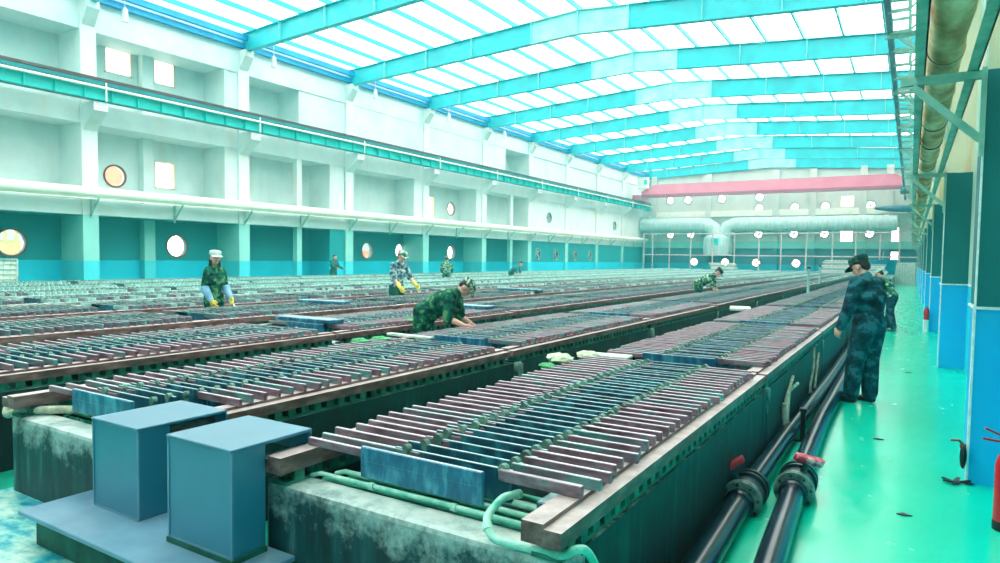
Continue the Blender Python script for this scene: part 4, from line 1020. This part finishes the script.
figure('person in green camouflage and pale cap bending over the second row with bare forearms', (-5.44,6.95,0), face(.9,.38), lean=1.0, headp=0.3, hips=(0,0), feet=((-.13,-.02),(.13,-.02)), knee=0.0,
       armL=((.0,.2,-1),(.1,1.0,-.62)), armR=((.2,.0,-.9),(.1,1.0,-.38)), top='camo_green', bottom='camo_green', cap='camo_cap', sleeve=.3, voxel=0.009, bulk=1.16, scale=0.97)
figure('person with long dark hair, pale cap, green camouflage and yellow gloves, standing between rows', (-10.05,7.08,0), face(1,.1), lean=0.06, headp=0.0, headturn=-.5, hair='long', sw=.15, bulk=.88,
       armL=((-.15,.12,-1),(.18,.75,-.9)), armR=((.16,-.1,-1),(-.15,.55,-1)), top='camo_green', bottom='camo_green', cap='cap_pale', glove='glove', cuff='sleeve_blue', scale=.98, hold=(.1,.75,-.65))
figure('person in grey blue camouflage shirt and yellow gloves reaching forward with both arms', (-10.05,11.8,0), face(1,-.05), lean=0.16, headp=0.3,
       armL=((-.15,.45,-1),(.0,.8,-.7)), armR=((.15,.25,-1),(.0,.75,-.8)), top='camo_grey', bottom='green_cloth', cap='camo_cap', sleeve=.3, glove='glove', scale=1.03)
figure('bareheaded person in dark green standing by the far left wall pilaster', (-22.8,22.3,0), face(.95,.1), lean=0.08, headp=0.2, armL=((-.15,.5,-1),(0,1,-.3)), armR=((.15,.5,-1),(0,1,-.3)), top='green_cloth', bottom='green_cloth', cap=None, voxel=.016, scale=.97)
figure('person in green camouflage seen from behind before the bright oval porthole', (-17.2,23.5,0), face(-.5,.8), lean=0.15, headp=0.2, armL=((-.3,.4,-1),(.2,.8,-.5)), armR=((.3,.4,-1),(-.2,.8,-.5)), top='camo_light', bottom='camo_green', cap='camo_cap', voxel=.016, scale=.96)
figure('bareheaded person in teal shirt bending over a far left row', (-17.3,29.2,0), face(1,.1), lean=0.95, headp=0.0, armL=((-.05,.1,-1),(0,.35,-1)), armR=((.05,.1,-1),(0,.35,-1)), top='teal_cloth', bottom='green_cloth', cap=None, sleeve=.3, voxel=.016)
figure('person in green camouflage and yellow gloves stooping far down the second row', (-5.42,20.2,0), face(1,.1), lean=1.0, headp=0.2, armL=((-.05,.15,-1),(0,.5,-1)), armR=((.05,.15,-1),(0,.5,-1)), top='camo_light', bottom='camo_green', cap='cap_dark', glove='glove', sleeve=.3, voxel=.014)
figure('person in pale leafy camouflage stooping behind the standing worker, mostly hidden', (-0.36,18.6,0.012), face(-1,.5), lean=0.5, headp=0.3, feet=((-.10,-.12),(.12,.16)), armL=((-.2,.1,-1),(0,.3,-1)), armR=((.35,.15,-1),(.05,.4,-1)), top='camo_light', bottom='camo_teal', cap='cap_pale', shoe='teal_cloth', voxel=.014, scale=.9)

# ------------------------------------------------------------------ camera, sky, light
def make_camera():
    F, CX, CY = 667.0, 500.0, 290.0
    ray = lambda x, y: V(((x-CX)/F, (y-CY)/F, 1.0))
    dY = ray(911, 263).normalized(); a = ray(100, 263+0.014*(100-911))
    up = dY.cross(a).normalized()
    if up.y > 0: up = -up
    dX = dY.cross(up).normalized()
    if dX.x < 0: dX = -dX
    W = Matrix((dX, dY, up))                 # rows: world axes in camera frame
    right = W @ V((1,0,0)); cup = W @ V((0,-1,0)); back = W @ V((0,0,-1))
    cam = bpy.data.cameras.new('camera'); cam.sensor_width = 36; cam.lens = F*36/1000; cam.shift_y = (CY-281.5)/1000; cam.clip_start = 0.05; cam.clip_end = 400
    o = bpy.data.objects.new('camera', cam); COL.objects.link(o)
    m = Matrix((right, cup, back)).transposed().to_4x4(); m.translation = (0,0,1.66); o.matrix_world = m
    SC.camera = o
make_camera()
t = NT('thin_steam'); sv = t.n('ShaderNodeVolumeScatter'); sv.inputs['Color'].default_value = (0.09,0.9,0.95,1); sv.inputs['Density'].default_value = 0.0056; sv.inputs['Anisotropy'].default_value = 0.2
t.l(sv.outputs[0], t.out.inputs['Volume'])
m = MB(); m.box(-26.4,1.4,-4,71.8,-0.4,12.6); hz = m.build('steam_haze', t.m); tag(hz, 'thin pale steam haze filling the whole hall', 'haze', kind='stuff')
w = bpy.data.worlds.new('sky'); SC.world = w; w.use_nodes = True; nt = w.node_tree; nt.nodes.clear()
o = nt.nodes.new('ShaderNodeOutputWorld'); bg = nt.nodes.new('ShaderNodeBackground'); bg.inputs[0].default_value = (0.95,1.0,1.0,1); bg.inputs[1].default_value = WORLD
nt.links.new(bg.outputs[0], o.inputs[0])
s = bpy.data.lights.new('sun', 'SUN'); s.energy = SUN; s.angle = math.radians(25); s.color = (1.0,0.98,0.92)
so = bpy.data.objects.new('sun', s); COL.objects.link(so); so.rotation_euler = V((-.60,-.28,-.72)).to_track_quat('-Z','Y').to_euler(); so.location = (0,0,30)
SC.view_settings.view_transform = 'Standard'; SC.view_settings.look = 'None'; SC.view_settings.gamma = 1.0; SC.view_settings.use_curve_mapping = False
SC.view_settings.exposure = EXPO
SC.cycles.use_denoising = True
SC.cycles.max_bounces = 10; SC.cycles.diffuse_bounces = 5; SC.cycles.transparent_max_bounces = 12; SC.cycles.glossy_bounces = 3; SC.cycles.transmission_bounces = 4
SC.cycles.caustics_reflective = False; SC.cycles.caustics_refractive = False
